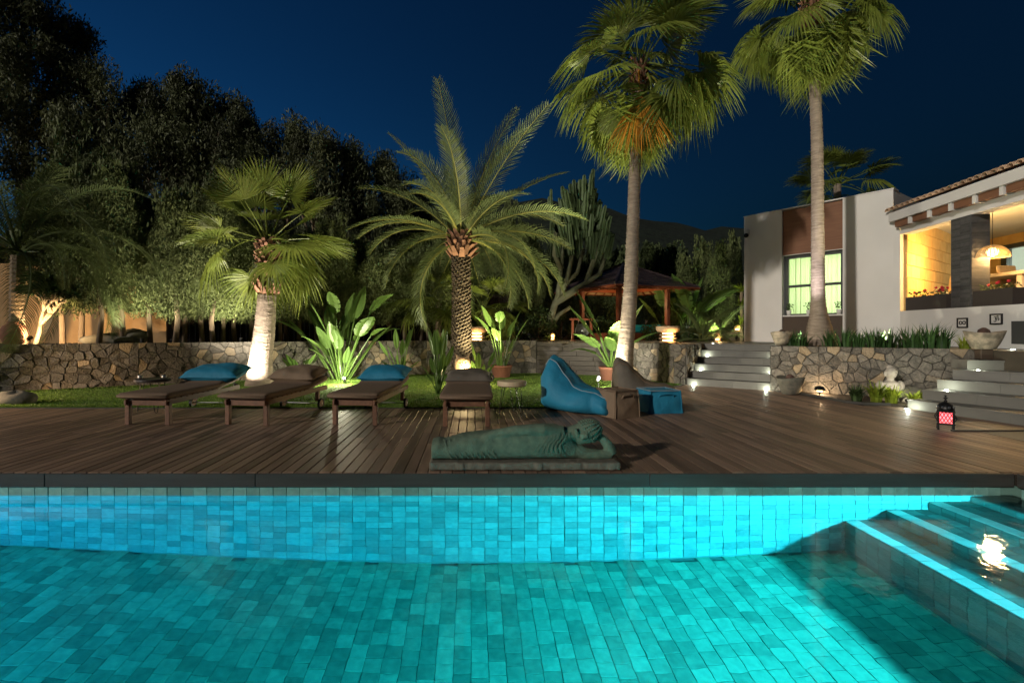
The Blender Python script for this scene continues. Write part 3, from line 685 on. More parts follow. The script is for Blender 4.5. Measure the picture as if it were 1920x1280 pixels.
# roof: fascia, brick band with corbels, barrel tiles
def eave(name, m, sa, sb, z0, z1, o0, o1, parent=house):
    b = MB(); p, q = PF+pd_*sa, PF+pd_*sb
    b.prism([tuple(p+pn*o1), tuple(q+pn*o1), tuple(q+pn*o0), tuple(p+pn*o0)], z0, z1); return b.build(name, m, parent)
roof = eave('roof', M['white'], -.05, PL, 4.24, 4.47, -.3, .24)
eave('soffit', M['white'], .01, PL, 4.101, 4.236, -.28, .02, roof)
s = -.02
while s < PL:
    eave('band_block', M['brown'], s+.1, s+.62, 4.08, 4.237, .022, .17, roof); eave('corbel', M['white'], s+.625, s+.72, 4.06, 4.238, .022, .20, roof); s += .64
rb = MB(); p, q = PF-pd_*.05+pn*.24, PF+pd_*PL+pn*.24
rb.add([(p.x, p.y, 4.475), (q.x, q.y, 4.475), ((q+pi_*5).x, (q+pi_*5).y, 6.0), ((p+pi_*5).x, (p+pi_*5).y, 6.0)], [(0, 1, 2, 3)]); rb.build('roof_deck', M['rooft'], roof)
tm = []
for i in range(6):
    b = MB(); b.tint = i/5; n = 8
    for k in range(3):
        y0, y1 = k*.42, k*.42+.46; r0, r1 = .088, .074; zz = .3*y0+.012*k
        vs = []
        for (yy, rr) in ((y0, r0), (y1, r1), (y0, r0-.016), (y1, r1-.016)):
            for a in range(n+1):
                th = PI*a/n; vs.append((math.cos(th)*rr, yy, math.sin(th)*rr+.3*yy+.012*k))
        m_ = n+1
        b.add(vs, [(a, a+1, m_+a+1, m_+a) for a in range(n)]+[(2*m_+a+1, 2*m_+a, 3*m_+a, 3*m_+a+1) for a in range(n)]+[(a+1, a, 2*m_+a, 2*m_+a+1) for a in range(n)])
    tm.append(b.mesh('roof_tile', M['rooft']))
ta = math.atan2(pi_.y, pi_.x)-PI/2; s = .0
while s < PL-.1:
    w_ = PF+pd_*s+pn*(.31+rnd(-.01, .01)); obj('roof_tile', R.choice(tm), roof, (w_.x, w_.y, 4.515), (0, 0, ta+rnd(-.02, .02))); s += .186
# vent panel and plaques on the low wall
sv0, sv1 = PS(1897), PS(1960); pw_('vent_panel', M['frame'], sv0, sv1, 1.10, 1.55, -.008, .02)
def plaque(u, v, label, kind):
    s = PS(u); p = PF+pd_*s+pn*.002; t = thing('wall_plaque', label, 'plaque', (p.x, p.y, H-(v-CV)*p.y/F), math.atan2(-pn.x, pn.y)+PI)
    b = MB()
    for c, d in (((-.13, 0, 0), (.025, .03, .22)), ((.13, 0, 0), (.025, .03, .22)), ((0, 0, .0975), (.235, .03, .025)), ((0, 0, -.0975), (.235, .03, .025))):
        b.cbox((c[0], -.015, c[2]), d, .004)
    b.build('frame', M['metal'], t); b = MB(); b.box((0, -.006, 0), (.235, .01, .17)); b.build('backing', M['white'], t); b = MB()
    if kind == 'inf':
        pts = []
        for i in range(33):
            a = 2*PI*i/32; den = 1+math.sin(a)**2; pts.append((.082*math.cos(a)/den, -.016, .10*math.sin(a)*math.cos(a)/den))
        b.tube(pts, .010, 6, False)
    else:
        def arc(cx, cz, r, a0, a1, n=12): return [(cx+r*math.cos(lerp(a0, a1, i/n)), -.016, cz+r*math.sin(lerp(a0, a1, i/n))) for i in range(n+1)]
        b.tube(arc(-.025, .026, .024, 2.4, -1.57), .008, 6); b.tube(arc(-.025, -.024, .027, 1.57, -2.6), .008, 6)
        b.tube([(-.015, -.016, 0), (.02, -.016, .004), (.045, -.016, .024), (.066, -.016, .01), (.062, -.016, -.02), (.04, -.016, -.028)], .008, 6)
        b.tube(arc(.035, .066, .022, PI+.3, 2*PI-.3), .006, 6); b.ball((.035, -.016, .068), .008, 8, 5)
    b.build('symbol', M['metal'], t)
plaque(1806, 605, 'small square wall plaque with an infinity sign on the low white wall', 'inf'); plaque(1869.5, 598, 'small square wall plaque with an om sign on the low white wall', 'om')
# planter boxes on the porch edge
def pbox(u0, u1, label, flowers):
    a0, a1 = PS(u0), PS(u1); p = PF+pd_*((a0+a1)/2)+pi_*.14; t = thing('planter_box', label, 'planter', (p.x, p.y, LZ+.002), pang)
    L2 = a1-a0; b = MB(); h = .34
    for c, d in (((0, -.12, h/2), (L2, .02, h)), ((0, .12, h/2), (L2, .02, h)), ((L2/2-.01, 0, h/2), (.02, .22, h)), ((-L2/2+.01, 0, h/2), (.02, .22, h)), ((0, 0, h-.05), (L2-.04, .22, .02))): b.box(c, d)
    b.build('box', M['planter'], t); b = MB(); f = MB()
    for k in range(int(170*L2)):
        c = Vector((rnd(-L2/2+.05, L2/2-.05), rnd(-.1, .1), h-.04+.16*R.random()**1.5)); q = Euler((rnd(-1, 1), rnd(-1, 1), rnd(0, 6))).to_matrix(); b.tint = R.random()
        b.add([c+q @ Vector(z) for z in ((-.035, 0, 0), (0, -.018, 0), (.04, 0, .01), (0, .018, 0))], [(0, 1, 2, 3)])
    for k in range(flowers):
        c = Vector((L2/2-.3+rnd(-.13, .13) if k < flowers*.7 else rnd(-L2/2, L2/2)*.9, rnd(-.08, .08), h+.08+.1*R.random())); f.ball(c, .028, 6, 4, jit=.3)
    tag(b.build('foliage', M['bush'], t), kind='stuff'); f.build('flower', M['redflower'], t)
pbox(1697, 1773, 'dark planter box with red flowers on the porch ledge beside the house wall', 16); pbox(1823, 1897, 'long dark planter box with flowers right of the porch post', 5)
# pendant, table, chairs
pp = W(1861, 471, 10.35); t = thing('pendant_lamp', 'round woven pendant lamp glowing in the porch', 'pendant lamp', pp)
b = MB()
for i in range(14):
    th = PI/2*(i/13)*.96; r = .27*math.cos(th); z = -.13+.26*math.sin(th); b.tube([(r*math.cos(k*PI/12), r*math.sin(k*PI/12), z) for k in range(25)], .008, 5, False)
for k in range(30):
    a = 2*PI*k/30; b.tube([(.27*math.cos(q)*math.cos(a), .27*math.cos(q)*math.sin(a), -.13+.26*math.sin(q)) for q in (0, .3, .6, .9, 1.2, 1.5)], .007, 4, False)
b.build('shade', M['wicker'], t); b = MB(); b.tube([(0, 0, .14), (0, 0, 4.42-pp.z)], .006, 5); b.build('cord', M['metal'], t)
b = MB(); b.ball((0, 0, -.02), .10, 14, 9); b.build('bulb', M['pend'], t, True); lamp('POINT', 'pendant_light', pp+Vector((0, 0, -.05)), 190, (1, .60, .22), None, rad=.12, parent=t)
w_ = Vector((12.72, 12.5)); t = thing('added_porch_lamp', 'added unseen lamp behind the dark post, brightening the porch end wall', 'lamp', (w_.x, w_.y, 3.35)); b = MB(); b.lathe([(.05, -.12), (.09, .1), (.085, .1), (.045, -.11)], 14); b.build('shade', M['wicker'], t, True); b = MB(); b.ball((0, 0, 0), .045, 10, 7); b.build('bulb', M['pend'], t); b = MB(); b.tube([(0, 0, .1), (0, 0, 1.06)], .006, 6); b.build('cord', M['metal'], t)
lamp('POINT', 'porch_fill', (w_.x, w_.y, 3.2), 170, (1, .60, .20), None, rad=.12, parent=t)  # unseen lamp added to brighten the porch end wall
tp = W(1890, 524, 11.3); t = thing('dining_table', 'pale wooden dining table under the pendant lamp', 'table', (tp.x, tp.y, FLZ+.001), pang)
b = MB(); b.cbox((0, 0, .84), (2.0, .95, .08), .01); b.build('table_top', M['tablew'], t)
for sx in (-.8, .8):
    for sy in (-.36, .36): b = MB(); b.cbox((sx, sy, .4), (.12, .12, .796), .008); b.build('leg', M['tablew'], t)
def wchair(loc, rz, label):
    t = thing('wicker_chair', label, 'chair', loc, rz, 'wicker dining chairs'); b = MB(); b.cbox((0, 0, .45), (.5, .5, .07), .02); b.build('seat', M['wicker'], t)
    b = MB(); b.cbox((0, .24, .80), (.5, .06, .66), .02, Euler((-.12, 0, 0)).to_matrix()); b.build('backrest', M['wicker'], t)
    for sx in (-.21, .21):
        for sy in (-.21, .21): b = MB(); b.cbox((sx, sy, .208), (.045, .045, .414), .006); b.build('leg', M['tablew'], t)
c = W(1913, 535, 11.3); wchair((c.x, c.y, FLZ+.001), pang+PI/2+.3, 'wicker chair with its back to the pool beside the right planter box')
c = W(1750, 545, 14.2); wchair((c.x, c.y, FLZ+.001), 1.1, 'wicker chair near the dark framed door left of the post'); c = W(1770, 545, 13.6); wchair((c.x, c.y, FLZ+.001), -1.9, 'wicker chair half hidden by the dark porch post')
p = PF+pd_*(sa-.12)+pi_*.2; t = thing('flower_pot', 'small terracotta pot at the foot of the porch post', 'pot', (p.x, p.y, LZ+.003)); b = MB(); b.lathe([(.07, 0), (.10, .14), (.11, .14), (.11, .18), (.09, .18), (.085, .12)], 14); b.build('pot', M['terra'], t, True)
b = MB()
for k in range(20):
    a = R.random()*6.28; b.tint = R.random(); b.add([(0, 0, .12), (math.cos(a)*.06-.01, math.sin(a)*.06, .22), (math.cos(a)*.12, math.sin(a)*.12, .22+.1*R.random())], [(0, 1, 2)])
b.build('foliage', M['bush'], t)

# ---------------------------------------------------------------- loungers and pillows
def make_lounger():
    t = thing('sun_lounger', '', 'sun lounger', group='sun loungers along the edge of the deck')
    for sx in (-.30, .30):
        b = MB(); b.tint = R.random(); b.cbox((sx, .05, .19), (.066, .066, .38), .005); b.build('leg', M['teak'], t)
        b = MB(); b.tint = R.random(); b.cbox((sx, 1.62, .24), (.06, .06, .2), .005); b.build('leg', M['teak'], t)
        b = MB(); b.cbox((sx, .98, .365), (.036, 2.0, .085), .006); b.build('side_rail', M['teak'], t)
        wx = sx+(.055 if sx > 0 else -.055)
        b = MB(); b.lathe([(.0, -.016), (.062, -.016), (.064, -.012), (.064, .012), (.062, .016), (0, .016)], 20, cap=False); wh = b.build('wheel', M['teak'], t, False, (wx, 1.64, .093)); wh.rotation_euler = (0, PI/2, 0)
        b = MB(); b.lathe([(.064, -.018), (.093, -.02), (.093, .02), (.064, .018), (.064, -.018)], 20, cap=False); b.build('tyre', M['metal'], wh)
        b = MB(); b.lathe([(.012, -.03), (.016, -.028), (.016, .028), (.012, .03)], 10); b.build('hub', M['steel'], wh)
    b = MB(); b.cbox((0, .05, .355), (.53, .036, .095), .006); b.build('cross_rail', M['teak'], t)
    b = MB(); b.tube([(-.35, 1.64, .093), (.35, 1.64, .093)], .011, 8); b.build('axle', M['steel'], t)
    for k in range(9):
        b = MB(); b.tint = R.random(); b.cbox((0, .09+k*.135, .414), (.66, .11, .018), .004); b.build('slat', M['teak'], t)
    br = MB(); q = Euler((math.radians(9), 0, 0)).to_matrix()
    for sx in (-.3, .3): br.cbox(Vector((sx, 1.26, .415))+q @ Vector((0, .36, 0)), (.04, .74, .035), .004, q)
    bk = br.build('backrest', M['teak'], t)
    for k in range(6):
        b = MB(); b.tint = R.random(); b.cbox(Vector((0, 1.26, .425))+q @ Vector((0, .06+k*.125, .012)), (.64, .10, .018), .004, q); b.build('slat', M['teak'], bk)
    b = MB(); b.tube([(.29, 1.66, .49), (.31, 1.80, .40)], .006, 6); b.tube([(-.29, 1.66, .49), (-.31, 1.80, .40)], .006, 6); b.build('prop_bar', M['steel'], t)
    # pad: soft edged mattress bent at the backrest
    b = MB(); prof = []; vs = []; n = 30; m_ = 16
    for i in range(n+1):
        y = -.10+2.02*i/n; 
        if y < 1.26: c = Vector((0, y, .425)); up = Vector((0, 0, 1))
        else: c = Vector((0, 1.26, .425))+q @ Vector((0, (y-1.26)*.92, .018)); up = q @ Vector((0, 0, 1))
        e_ = min(1, min(i, n-i)/1.2+.45)
        for k in range(m_):
            a = 2*PI*(k+.5)/m_; cx, cz = math.cos(a), math.sin(a); p = .28
            x = .375*math.copysign(abs(cx)**p, cx)*(.965+.035*e_); z = .05*math.copysign(abs(cz)**p, cz)*e_
            vs.append(c+Vector((x, 0, 0))+up*(.052+z))
    b.add(vs, [(i*m_+k, i*m_+(k+1) % m_, (i+1)*m_+(k+1) % m_, (i+1)*m_+k) for i in range(n) for k in range(m_)]+[tuple(range(m_))[::-1], tuple(n*m_+k for k in range(m_))])
    b.build('pad', M['pad'], t, True)
    return t
L0 = make_lounger()
LS = [((-4.70, 6.92), -2.5, 'brown wooden sun lounger at the far left, under the largest blue pillow'), ((-3.26, 6.90), -8.5, 'brown wooden sun lounger holding a tan pillow, in front of the lit palm trunk'),
      ((-1.70, 6.92), -6.0, 'brown wooden sun lounger with a blue pillow, in front of the big bird of paradise'), ((-.08, 6.80), -.8, 'brown wooden sun lounger with a brown pillow, in front of the glowing owl lantern')]
lss = []
for i, (p, a, lb) in enumerate(LS):
    o = L0 if i == 0 else copy_tree(L0); o.location = (p[0], p[1], 0); o.rotation_euler = (0, 0, math.radians(a)); o.scale = (1, 1, .9); o['label'] = lb; lss.append(o)
def pillow(lg, w_, l_, th, m, label, dx=0, dy=0, rz=0, tilt=30, up=.10, seed=1):
    rg = random.Random(seed); n = 18; vs = []; fs = []; ph = [rg.uniform(0, 6) for _ in range(6)]
    for sgn in (1, -1):
        for j in range(n+1):
            for i in range(n+1):
                a, b2 = i/n*2-1, j/n*2-1; h = max(0, (1-a**4))**.5*max(0, (1-b2**4))**.5
                pin = 1-.07*(1-a*a)*abs(b2)-.07*(1-b2*b2)*abs(a)
                wr = .07*math.sin(5*a+ph[0]+2*b2)*math.sin(4*b2+ph[1])+.05*math.sin(11*a-3*b2+ph[2])*abs(b2)**2
                vs.append((a*w_/2*pin, b2*l_/2*pin, sgn*th/2*h*(1+wr)+.012*math.sin(3*a+ph[3])*math.sin(3*b2+ph[4])))
    N1 = (n+1)**2
    for s_ in range(2):
        for j in range(n):
            for i in range(n):
                q = [s_*N1+j*(n+1)+i, s_*N1+j*(n+1)+i+1, s_*N1+(j+1)*(n+1)+i+1, s_*N1+(j+1)*(n+1)+i]; fs.append(tuple(q if s_ == 0 else q[::-1]))
    b = MB(); b.add(vs, fs); me = b.mesh('pillow', m, True)
    Mx = Matrix.Translation(lg.location) @ lg.rotation_euler.to_matrix().to_4x4() @ Matrix.Translation((dx, 1.26, .405)) @ Matrix.Rotation(math.radians(tilt), 4, 'X') @ Matrix.Translation((0, .33+dy, up)) @ Matrix.Rotation(rz, 4, 'Z')
    o = obj('pillow', me); o.matrix_world = Mx
    tag(o, label, 'pillow', 'pillows on the loungers'); e = MB(); pts = []
    for k in range(4*n):
        i, j = [(k, 0), (n, k-n), (3*n-k, n), (0, 4*n-k)][k//n]; pts.append(Vector(vs[j*(n+1)+i])*1.003)
    pts.append(pts[0]); e.tube(pts, .006, 5, False); e.build('piping', m, o)
pillow(lss[0], .98, .64, .27, M['blue'], 'large blue pillow hanging over the right edge of the far left lounger', .10, .05, .06, 11, .14, 3)
pillow(lss[1], .84, .62, .25, M['tan'], 'tan pillow lying on the backrest of the lounger before the lit palm trunk', -.03, .02, -.03, 11, .13, 4)
pillow(lss[2], .84, .62, .25, M['blue'], 'blue pillow on the backrest of the lounger beside the bright garden spotlight', 0, .03, .02, 11, .13, 5)
pillow(lss[3], .80, .58, .22, M['grey'], 'brown pillow on the backrest of the lounger before the owl lantern', 0, .02, 0, 9, .10, 6)
# ---------------------------------------------------------------- round tables with hairpin legs
def hairpin(loc, r, h, th, m, label):
    t = thing('side_table', label, 'side table', loc, rnd(0, 1), 'round side tables'); b = MB(); b.tint = .5
    b.lathe([(r*.9, h-th), (r*.99, h-th+.01), (r, h-th*.5), (r*.985, h-.008), (r*.96, h), (.001, h)], 28, sx=1.0, sy=.96); b.build('table_top', m, t)
    for k in range(3):
        a = 2*PI*k/3+.4; c, s_ = math.cos(a), math.sin(a); b = MB(); o = Vector((-s_, c, 0))*.05; p0 = Vector((c, s_, 0))*r*.55; p1 = Vector((c, s_, 0))*r*.86
        b.tube([p0+o*1.4+Vector((0, 0, h-th)), p1+o*.4+Vector((0, 0, .03)), p1+Vector((0, 0, .006)), p1-o*.4+Vector((0, 0, .03)), p0-o*1.4+Vector((0, 0, h-th))], .006, 6); b.build('leg', M['metal'], t)
    return t
hairpin((.65, 7.85, 0), .245, .545, .085, M['tablew'], 'round pale wooden slab table on black hairpin legs right of the loungers')
hairpin((-5.35, 8.05, 0), .27, .56, .05, M['planter'], 'round dark table on hairpin legs behind the far left lounger')
for k, (dx, dy) in enumerate(((-.17, -.06), (.2, -.02))):
    t = thing('candle_holder', 'small shiny metal candle cup on the %s of the dark round table' % ('left side' if k == 0 else 'right side'), 'candle holder', (-5.35+dx, 8.05+dy, .561), 0, 'metal cups')
    b = MB(); b.lathe([(.036, 0), (.04, .06), (.036, .06), (.032, .01)], 14); b.build('cup', M['steel'], t, True)
# ---------------------------------------------------------------- beanbags and poufs
def beanbag(loc, rz, L_, Hh, Wd, m, label, seed):
    t = thing('beanbag', label, 'beanbag', loc, rz, 'beanbag loungers'); rg = random.Random(seed); n = 34; k_ = 28; vs = []
    def top(s):                                                         # side outline: tall back, dip, seat
        pts = ((0, .62), (.06, .90), (.13, 1.0), (.22, .93), (.34, .70), (.48, .50), (.62, .44), (.78, .42), (.92, .34), (1, .18))
        for (a, x), (b, y) in zip(pts, pts[1:]):
            if s <= b: q = (s-a)/(b-a); return lerp(x, y, q*q*(3-2*q)*.5+q*.5)
        return .18
    ph = [rg.uniform(0, 6) for _ in range(5)]
    for i in range(n+1):
        s = i/n; hh = top(s)*Hh; wd = Wd*(.62+.38*math.sin(PI*min(1, s*1.15+.12))**.7)*(.03 if i in (0, n) else .8 if i in (1, n-1) else 1)
        xx = (s-.5)*L_
        for k in range(k_):
            a = 2*PI*k/k_; c, z = math.cos(a), math.sin(a); y = wd/2*math.copysign(abs(c)**.75, c); zf = (z+1)/2
            narrow = 1-(.62*zf**1.6 if s < .4 else .62*zf**1.6*max(.25, 1-(s-.4)*2.4)); zz = hh*(.5+.5*math.copysign(abs(z)**.8, z))
            lean = -.10*L_*(zz/Hh)**1.5*(1-s)
            wr = 1+.02*math.sin(9*a+ph[0]+5*s)+.02*math.sin(15*s+ph[1]+2*a)
            vs.append((xx+lean+.015*math.sin(6*a+ph[2]), y*narrow*wr, zz*wr*(.94+.06*wr)) if 0 < i < n else (xx+(-.085 if i == 0 else .02), y*.1, hh*.3+.04*z))
    b = MB(); b.add(vs, [(i*k_+k, i*k_+(k+1) % k_, (i+1)*k_+(k+1) % k_, (i+1)*k_+k) for i in range(n) for k in range(k_)]+[tuple(range(k_))[::-1], tuple(n*k_+k for k in range(k_))])
    b.build('shell', m, t, True)
    for kk in (4, 10):
        e = MB(); e.tube([Vector(vs[i*k_+kk])*1.004 for i in range(1, n)], .009, 6); e.build('piping', M['seam'] if m is M['blue'] else M['pad'], t)
    return t, vs
def lounge_bag(loc, rz, m, label, sc, seed):
    """teardrop beanbag chair: pointed high back, scooped seat, fat skirt"""
    t = thing('beanbag', label, 'beanbag', loc, rz, 'beanbag loungers', sc); rg = random.Random(seed); vs = []; NA, NR = 48, 26
    ph = [rg.uniform(0, 6) for _ in range(6)]
    def height(x, y):                                                   # x forward 0..1, y sideways -1..1
        back = .97*math.exp(-((x+.36)/.20)**2)*math.exp(-(y/.34)**2)
        back2 = .60*math.exp(-((x+.30)/.36)**2)*math.exp(-(y/.58)**2)
        seat = .46*math.exp(-((x-.24)/.42)**4)*math.exp(-(y/.55)**4)
        scoop = -.10*math.exp(-((x-.08)/.20)**2)*math.exp(-(y/.28)**2)
        return max(back, back2, seat)+scoop
    grid = 44; idx = {}
    for j in range(NR+1):
        r = j/NR
        for i in range(NA):
            a = 2*PI*i/NA; cx, cy = math.cos(a), math.sin(a)
            x = r*(.66 if cx > 0 else .60)*math.copysign(abs(cx)**.85, cx); y = r*.52*math.copysign(abs(cy)**.85, cy)
            e_ = max(0, 1-r**7)**.5
            h = height(x, y)*e_*1.0
            if r > .999: h = 0
            wr = 1+.02*math.sin(7*a+ph[0]+8*r)+.016*math.sin(13*a+ph[1])
            vs.append((x*wr-.10*h*h*(x < .1), y*wr, h*wr+.0))
    fs = [(j*NA+i, j*NA+(i+1) % NA, (j+1)*NA+(i+1) % NA, (j+1)*NA+i) for j in range(NR) for i in range(NA)]
    fs.append(tuple(NR*NA+i for i in range(NA)))
    b = MB(); b.add(vs, fs); b.build('shell', m, t, True); return t
# side profile bag built as cross sections (see beanbag above); blue one faces right
beanbag((1.86, 8.10, 0), math.radians(-42), 1.22, .95, 1.12, M['blue'], 'large blue beanbag with a tall pointed back at the edge of the lawn', 2)
beanbag((3.35, 9.2, 0), math.radians(-14), 1.15, .86, .95, M['grey'], 'large grey brown beanbag behind the poufs, against the tall palm trunk', 5)
def pouf(loc, rz, d, m, label, seed):
    t = thing('pouf', label, 'pouf', loc, rz, 'square poufs'); rg = random.Random(seed); n = 14; vs = []; fs = []; ph = [rg.uniform(0, 6) for _ in range(8)]
    for a in range(3):
        for sg in (-1, 1):
            o = len(vs); ax = [q for q in range(3) if q != a]
            for j in range(n+1):
                for i in range(n+1):
                    p = [0, 0, 0]; u, v = i/n*2-1, j/n*2-1; p[a] = sg; p[ax[0]] = u; p[ax[1]] = v
                    bul = .13*(1-u*u)*(1-v*v) if not (a == 2 and sg < 0) else 0
                    p[a] = sg*(.93+bul)+.02*math.sin(5*u+ph[a])*math.sin(4*v+ph[a+3])
                    z = p[2]; p[0] *= 1-.05*z; p[1] *= 1-.05*z
                    vs.append((p[0]*d[0]/2, p[1]*d[1]/2, (p[2]+.93)*d[2]/2/1.0))
            fl = (sg > 0) != (a == 1)
            for j in range(n):
                for i in range(n):
                    q = [o+j*(n+1)+i, o+j*(n+1)+i+1, o+(j+1)*(n+1)+i+1, o+(j+1)*(n+1)+i]; fs.append(tuple(q if fl else q[::-1]))
    b = MB(); b.add(vs, fs); b.build('shell', m, t, True); h = d[2]*.965; X, Y_ = d[0]/2*.9, d[1]/2*.9
    for pts in ([(-X, -Y_, h), (X, -Y_, h), (X, Y_, h), (-X, Y_, h), (-X, -Y_, h)],):
        e = MB(); e.tube(pts, .009, 6); e.build('piping', M['seam'] if m is M['blue'] else M['pad'], t)
    for sx in (-1, 1):
        e = MB(); e.tube([(sx*X*1.0, -Y_, h), (sx*X*1.06, -Y_*1.06, h*.5), (sx*X*1.08, -Y_*1.08, .02)], .009, 6); e.build('piping', m, t)
    e = MB(); e.tube([(-X*.5, -Y_-.015, h*.72), (-X*.45, -Y_-.045, h*.84), (0, -Y_-.06, h*.88), (X*.45, -Y_-.045, h*.84), (X*.5, -Y_-.015, h*.72)], .012, 6); e.build('handle', m, t)
pouf((2.33, 7.72, 0), math.radians(24), (.50, .50, .44), M['tan'], 'tan brown square pouf between the blue beanbag and the blue pouf', 1)
pouf((3.16, 8.15, 0), math.radians(8), (.58, .52, .385), M['blue'], 'blue square pouf on the deck right of the tan pouf', 2)
# ---------------------------------------------------------------- reclining stone figure
def remesh(o, vox, smooth=2, disp=None):
    m = o.modifiers.new('join', 'REMESH'); m.mode = 'VOXEL'; m.voxel_size = vox; m.use_smooth_shade = True
    s = o.modifiers.new('smooth', 'SMOOTH'); s.iterations = smooth; s.factor = .5
rs = thing('reclining_statue', 'weathered stone reclining statue resting its head on one hand at the pool edge', 'statue', (.45, 4.86, 0))
b = MB(); nb = 34
for i in range(nb):                                                     # rough plinth, irregular lower edge
    x0, x1 = -.86+1.85*i/nb, -.86+1.85*(i+1)/nb; z0 = .0; b.cbox(((x0+x1)/2, rnd(-.006, .006), .042), (x1-x0+.012, .40+rnd(-.012, .012), .078+rnd(-.006, .004)), .008)
pl = b.build('plinth', M['stonebase'], rs); remesh(pl, .012, 2)
sec = [(-.85, .20, .19, .165), (-.78, .20, .21, .17), (-.72, .205, .20, .165), (-.66, .215, .215, .17), (-.55, .228, .25, .17), (-.42, .24, .27, .17), (-.25, .245, .285, .165), (-.10, .25, .30, .165), (.02, .26, .33, .17), (.14, .265, .345, .165), (.26, .27, .355, .16), (.36, .27, .35, .15), (.42, .255, .31, .13), (.47, .22, .24, .11), (.53, .19, .16, .09), (.60, .155, .10, .07)]
b = MB(); vs = []; k_ = 26
for (x, cz, h, wy) in sec:
    top = .08+h*.96
    for k in range(k_):
        a = 2*PI*k/k_; c, s_ = math.cos(a), math.sin(a)
        vs.append((x, wy*math.copysign(abs(c)**.7, c), .078+(top-.078)*.5*(1+math.copysign(abs(s_)**.8, s_))))
m_ = len(sec); b.add(vs, [(i*k_+k, i*k_+(k+1) % k_, (i+1)*k_+(k+1) % k_, (i+1)*k_+k) for i in range(m_-1) for k in range(k_)]+[tuple(range(k_))[::-1], tuple((m_-1)*k_+k for k in range(k_))])
b.tube([(.40, -.06, .36), (.22, -.12, .385), (-.02, -.12, .375), (-.22, -.11, .34), (-.34, -.11, .30)], [.055, .06, .055, .045, .035], 12)       # upper arm lying along the flank
b.tube([(.40, 0, .30), (.50, -.02, .33), (.56, -.02, .36)], [.09, .075, .07], 14)                                                       # neck
b.ball((.625, -.02, .345), (.135, .11, .115), 20, 14, Euler((0, -.55, 0)).to_matrix())                                                   # head, tilted onto the hand
b.ball((.685, -.02, .415), (.06, .055, .045), 14, 9, Euler((0, -.5, 0)).to_matrix())                                                    # top knot
b.ball((.60, -.13, .325), (.022, .03, .03), 10, 7); b.tube([(.60, -.12, .35), (.575, -.132, .33), (.56, -.128, .28)], [.02, .022, .014], 8)   # nose, long ear
b.tube([(.505, -.115, .40), (.515, -.12, .36), (.53, -.11, .31)], [.016, .022, .018], 8)
b.tube([(.52, -.02, .16), (.62, -.03, .125), (.74, -.03, .115), (.84, -.03, .125)], [.075, .06, .052, .05], 14)                            # supporting upper arm on the plinth
b.tube([(.845, -.03, .12), (.825, -.03, .19), (.775, -.03, .265), (.715, -.03, .315)], [.05, .05, .043, .036], 14)                       # forearm rising to the head
b.ball((.70, -.03, .325), (.05, .05, .04), 12, 8)
for k in range(4): b.tube([(.71, -.065+.025*k, .33), (.68, -.085+.03*k, .375), (.665, -.085+.03*k, .41)], [.015, .014, .011], 7)
stretch = lambda vs_: [(x*1.13 if x > 0 else x, y, z) for x, y, z in vs_]
b.v = stretch(b.v); body = b.build('figure', M['buddha'], rs); remesh(body, .011, 2)
b = MB()
for i in range(9):                                                      # curls of hair in rows
    th = .35+i*.16
    for k in range(16):
        a = -PI*.95+k*PI*1.9/15; d = Vector((math.cos(th)*1.0, math.sin(th)*math.sin(a), math.sin(th)*math.cos(a)))
        q = Euler((0, -.55, 0)).to_matrix() @ Vector((d.x*.135, d.y*.11, d.z*.115)); b.ball(Vector((.625, -.02, .345))+q, .0125, 6, 4)
b.v = stretch(b.v); b.build('hair_curls', M['buddha'], rs, True)
for k in range(7):                                                      # robe folds
    b = MB(); x = .20+.030*k; b.tube([(x+.06, -.115, .385-.004*k), (x+.03, -.155, .31), (x-.02, -.163, .24), (x-.07+.01*k, -.165, .17)], .0045, 6); b.v = stretch(b.v); b.build('robe_fold', M['buddha'], rs)
for k in range(9):
    b = MB(); x = -.70+.055*k; b.tube([(x-.03, -.10, .285+.007*k), (x, -.155, .235), (x+.02, -.168, .17), (x+.05, -.168, .11)], .005, 6); b.v = stretch(b.v); b.build('robe_fold', M['buddha'], rs)
# ---------------------------------------------------------------- red lantern
ml = thing('lantern', 'ornate black metal lantern glowing red on the deck before the right stairs', 'lantern', (6.53, 6.62, 0), -.72, None, (.86, .86, 1.0))
for sx in (-.088, .088):
    for sy in (-.088, .088): b = MB(); b.cbox((sx, sy, .14), (.024, .024, .28), .003); b.ball((sx, sy, .012), .016, 8, 6); b.build('leg', M['metal'], ml)
bx = MB()
for z in (.085, .255): bx.cbox((0, 0, z), (.215, .215, .022), .004)
body = bx.build('body', M['metal'], ml); b = MB(); b.box((0, 0, .17), (.150, .150, .145)); b.build('red_pane', M['red'], body)
for f in range(4):
    b = MB(); q = Matrix.Rotation(f*PI/2, 3, 'Z')
    for k in range(-3, 4):
        for sg in (-1, 1):
            x = k*.042; b.tube([q @ Vector((max(-.085, min(.085, x-sg*.04)), -.086, .10)), q @ Vector((x, -.086, .17)), q @ Vector((max(-.085, min(.085, x+sg*.04)), -.086, .245))], .0048, 4, False)
    b.build('lattice', M['metal'], body)
b = MB(); b.lathe([(.105, .266), (.108, .285), (.10, .32), (.078, .352), (.045, .372), (.02, .38)], 8); b.build('dome', M['metal'], ml, True)
for k in range(8):
    a = 2*PI*k/8+.39; b = MB(); b.ball((math.cos(a)*.098, math.sin(a)*.098, .312), .017, 8, 6); b.build('dome_stud', M['steel'], ml)
b = MB(); b.lathe([(.016, .378), (.03, .392), (.012, .404), (.012, .42), (.036, .432), (.012, .444), (.008, .458), (.026, .466), (.004, .476)], 12); b.build('finial', M['metal'], ml, True)
lamp('POINT', 'lantern_light', (6.53, 6.62, .17), .8, (1, .05, .06), None, rad=.05, parent=ml)
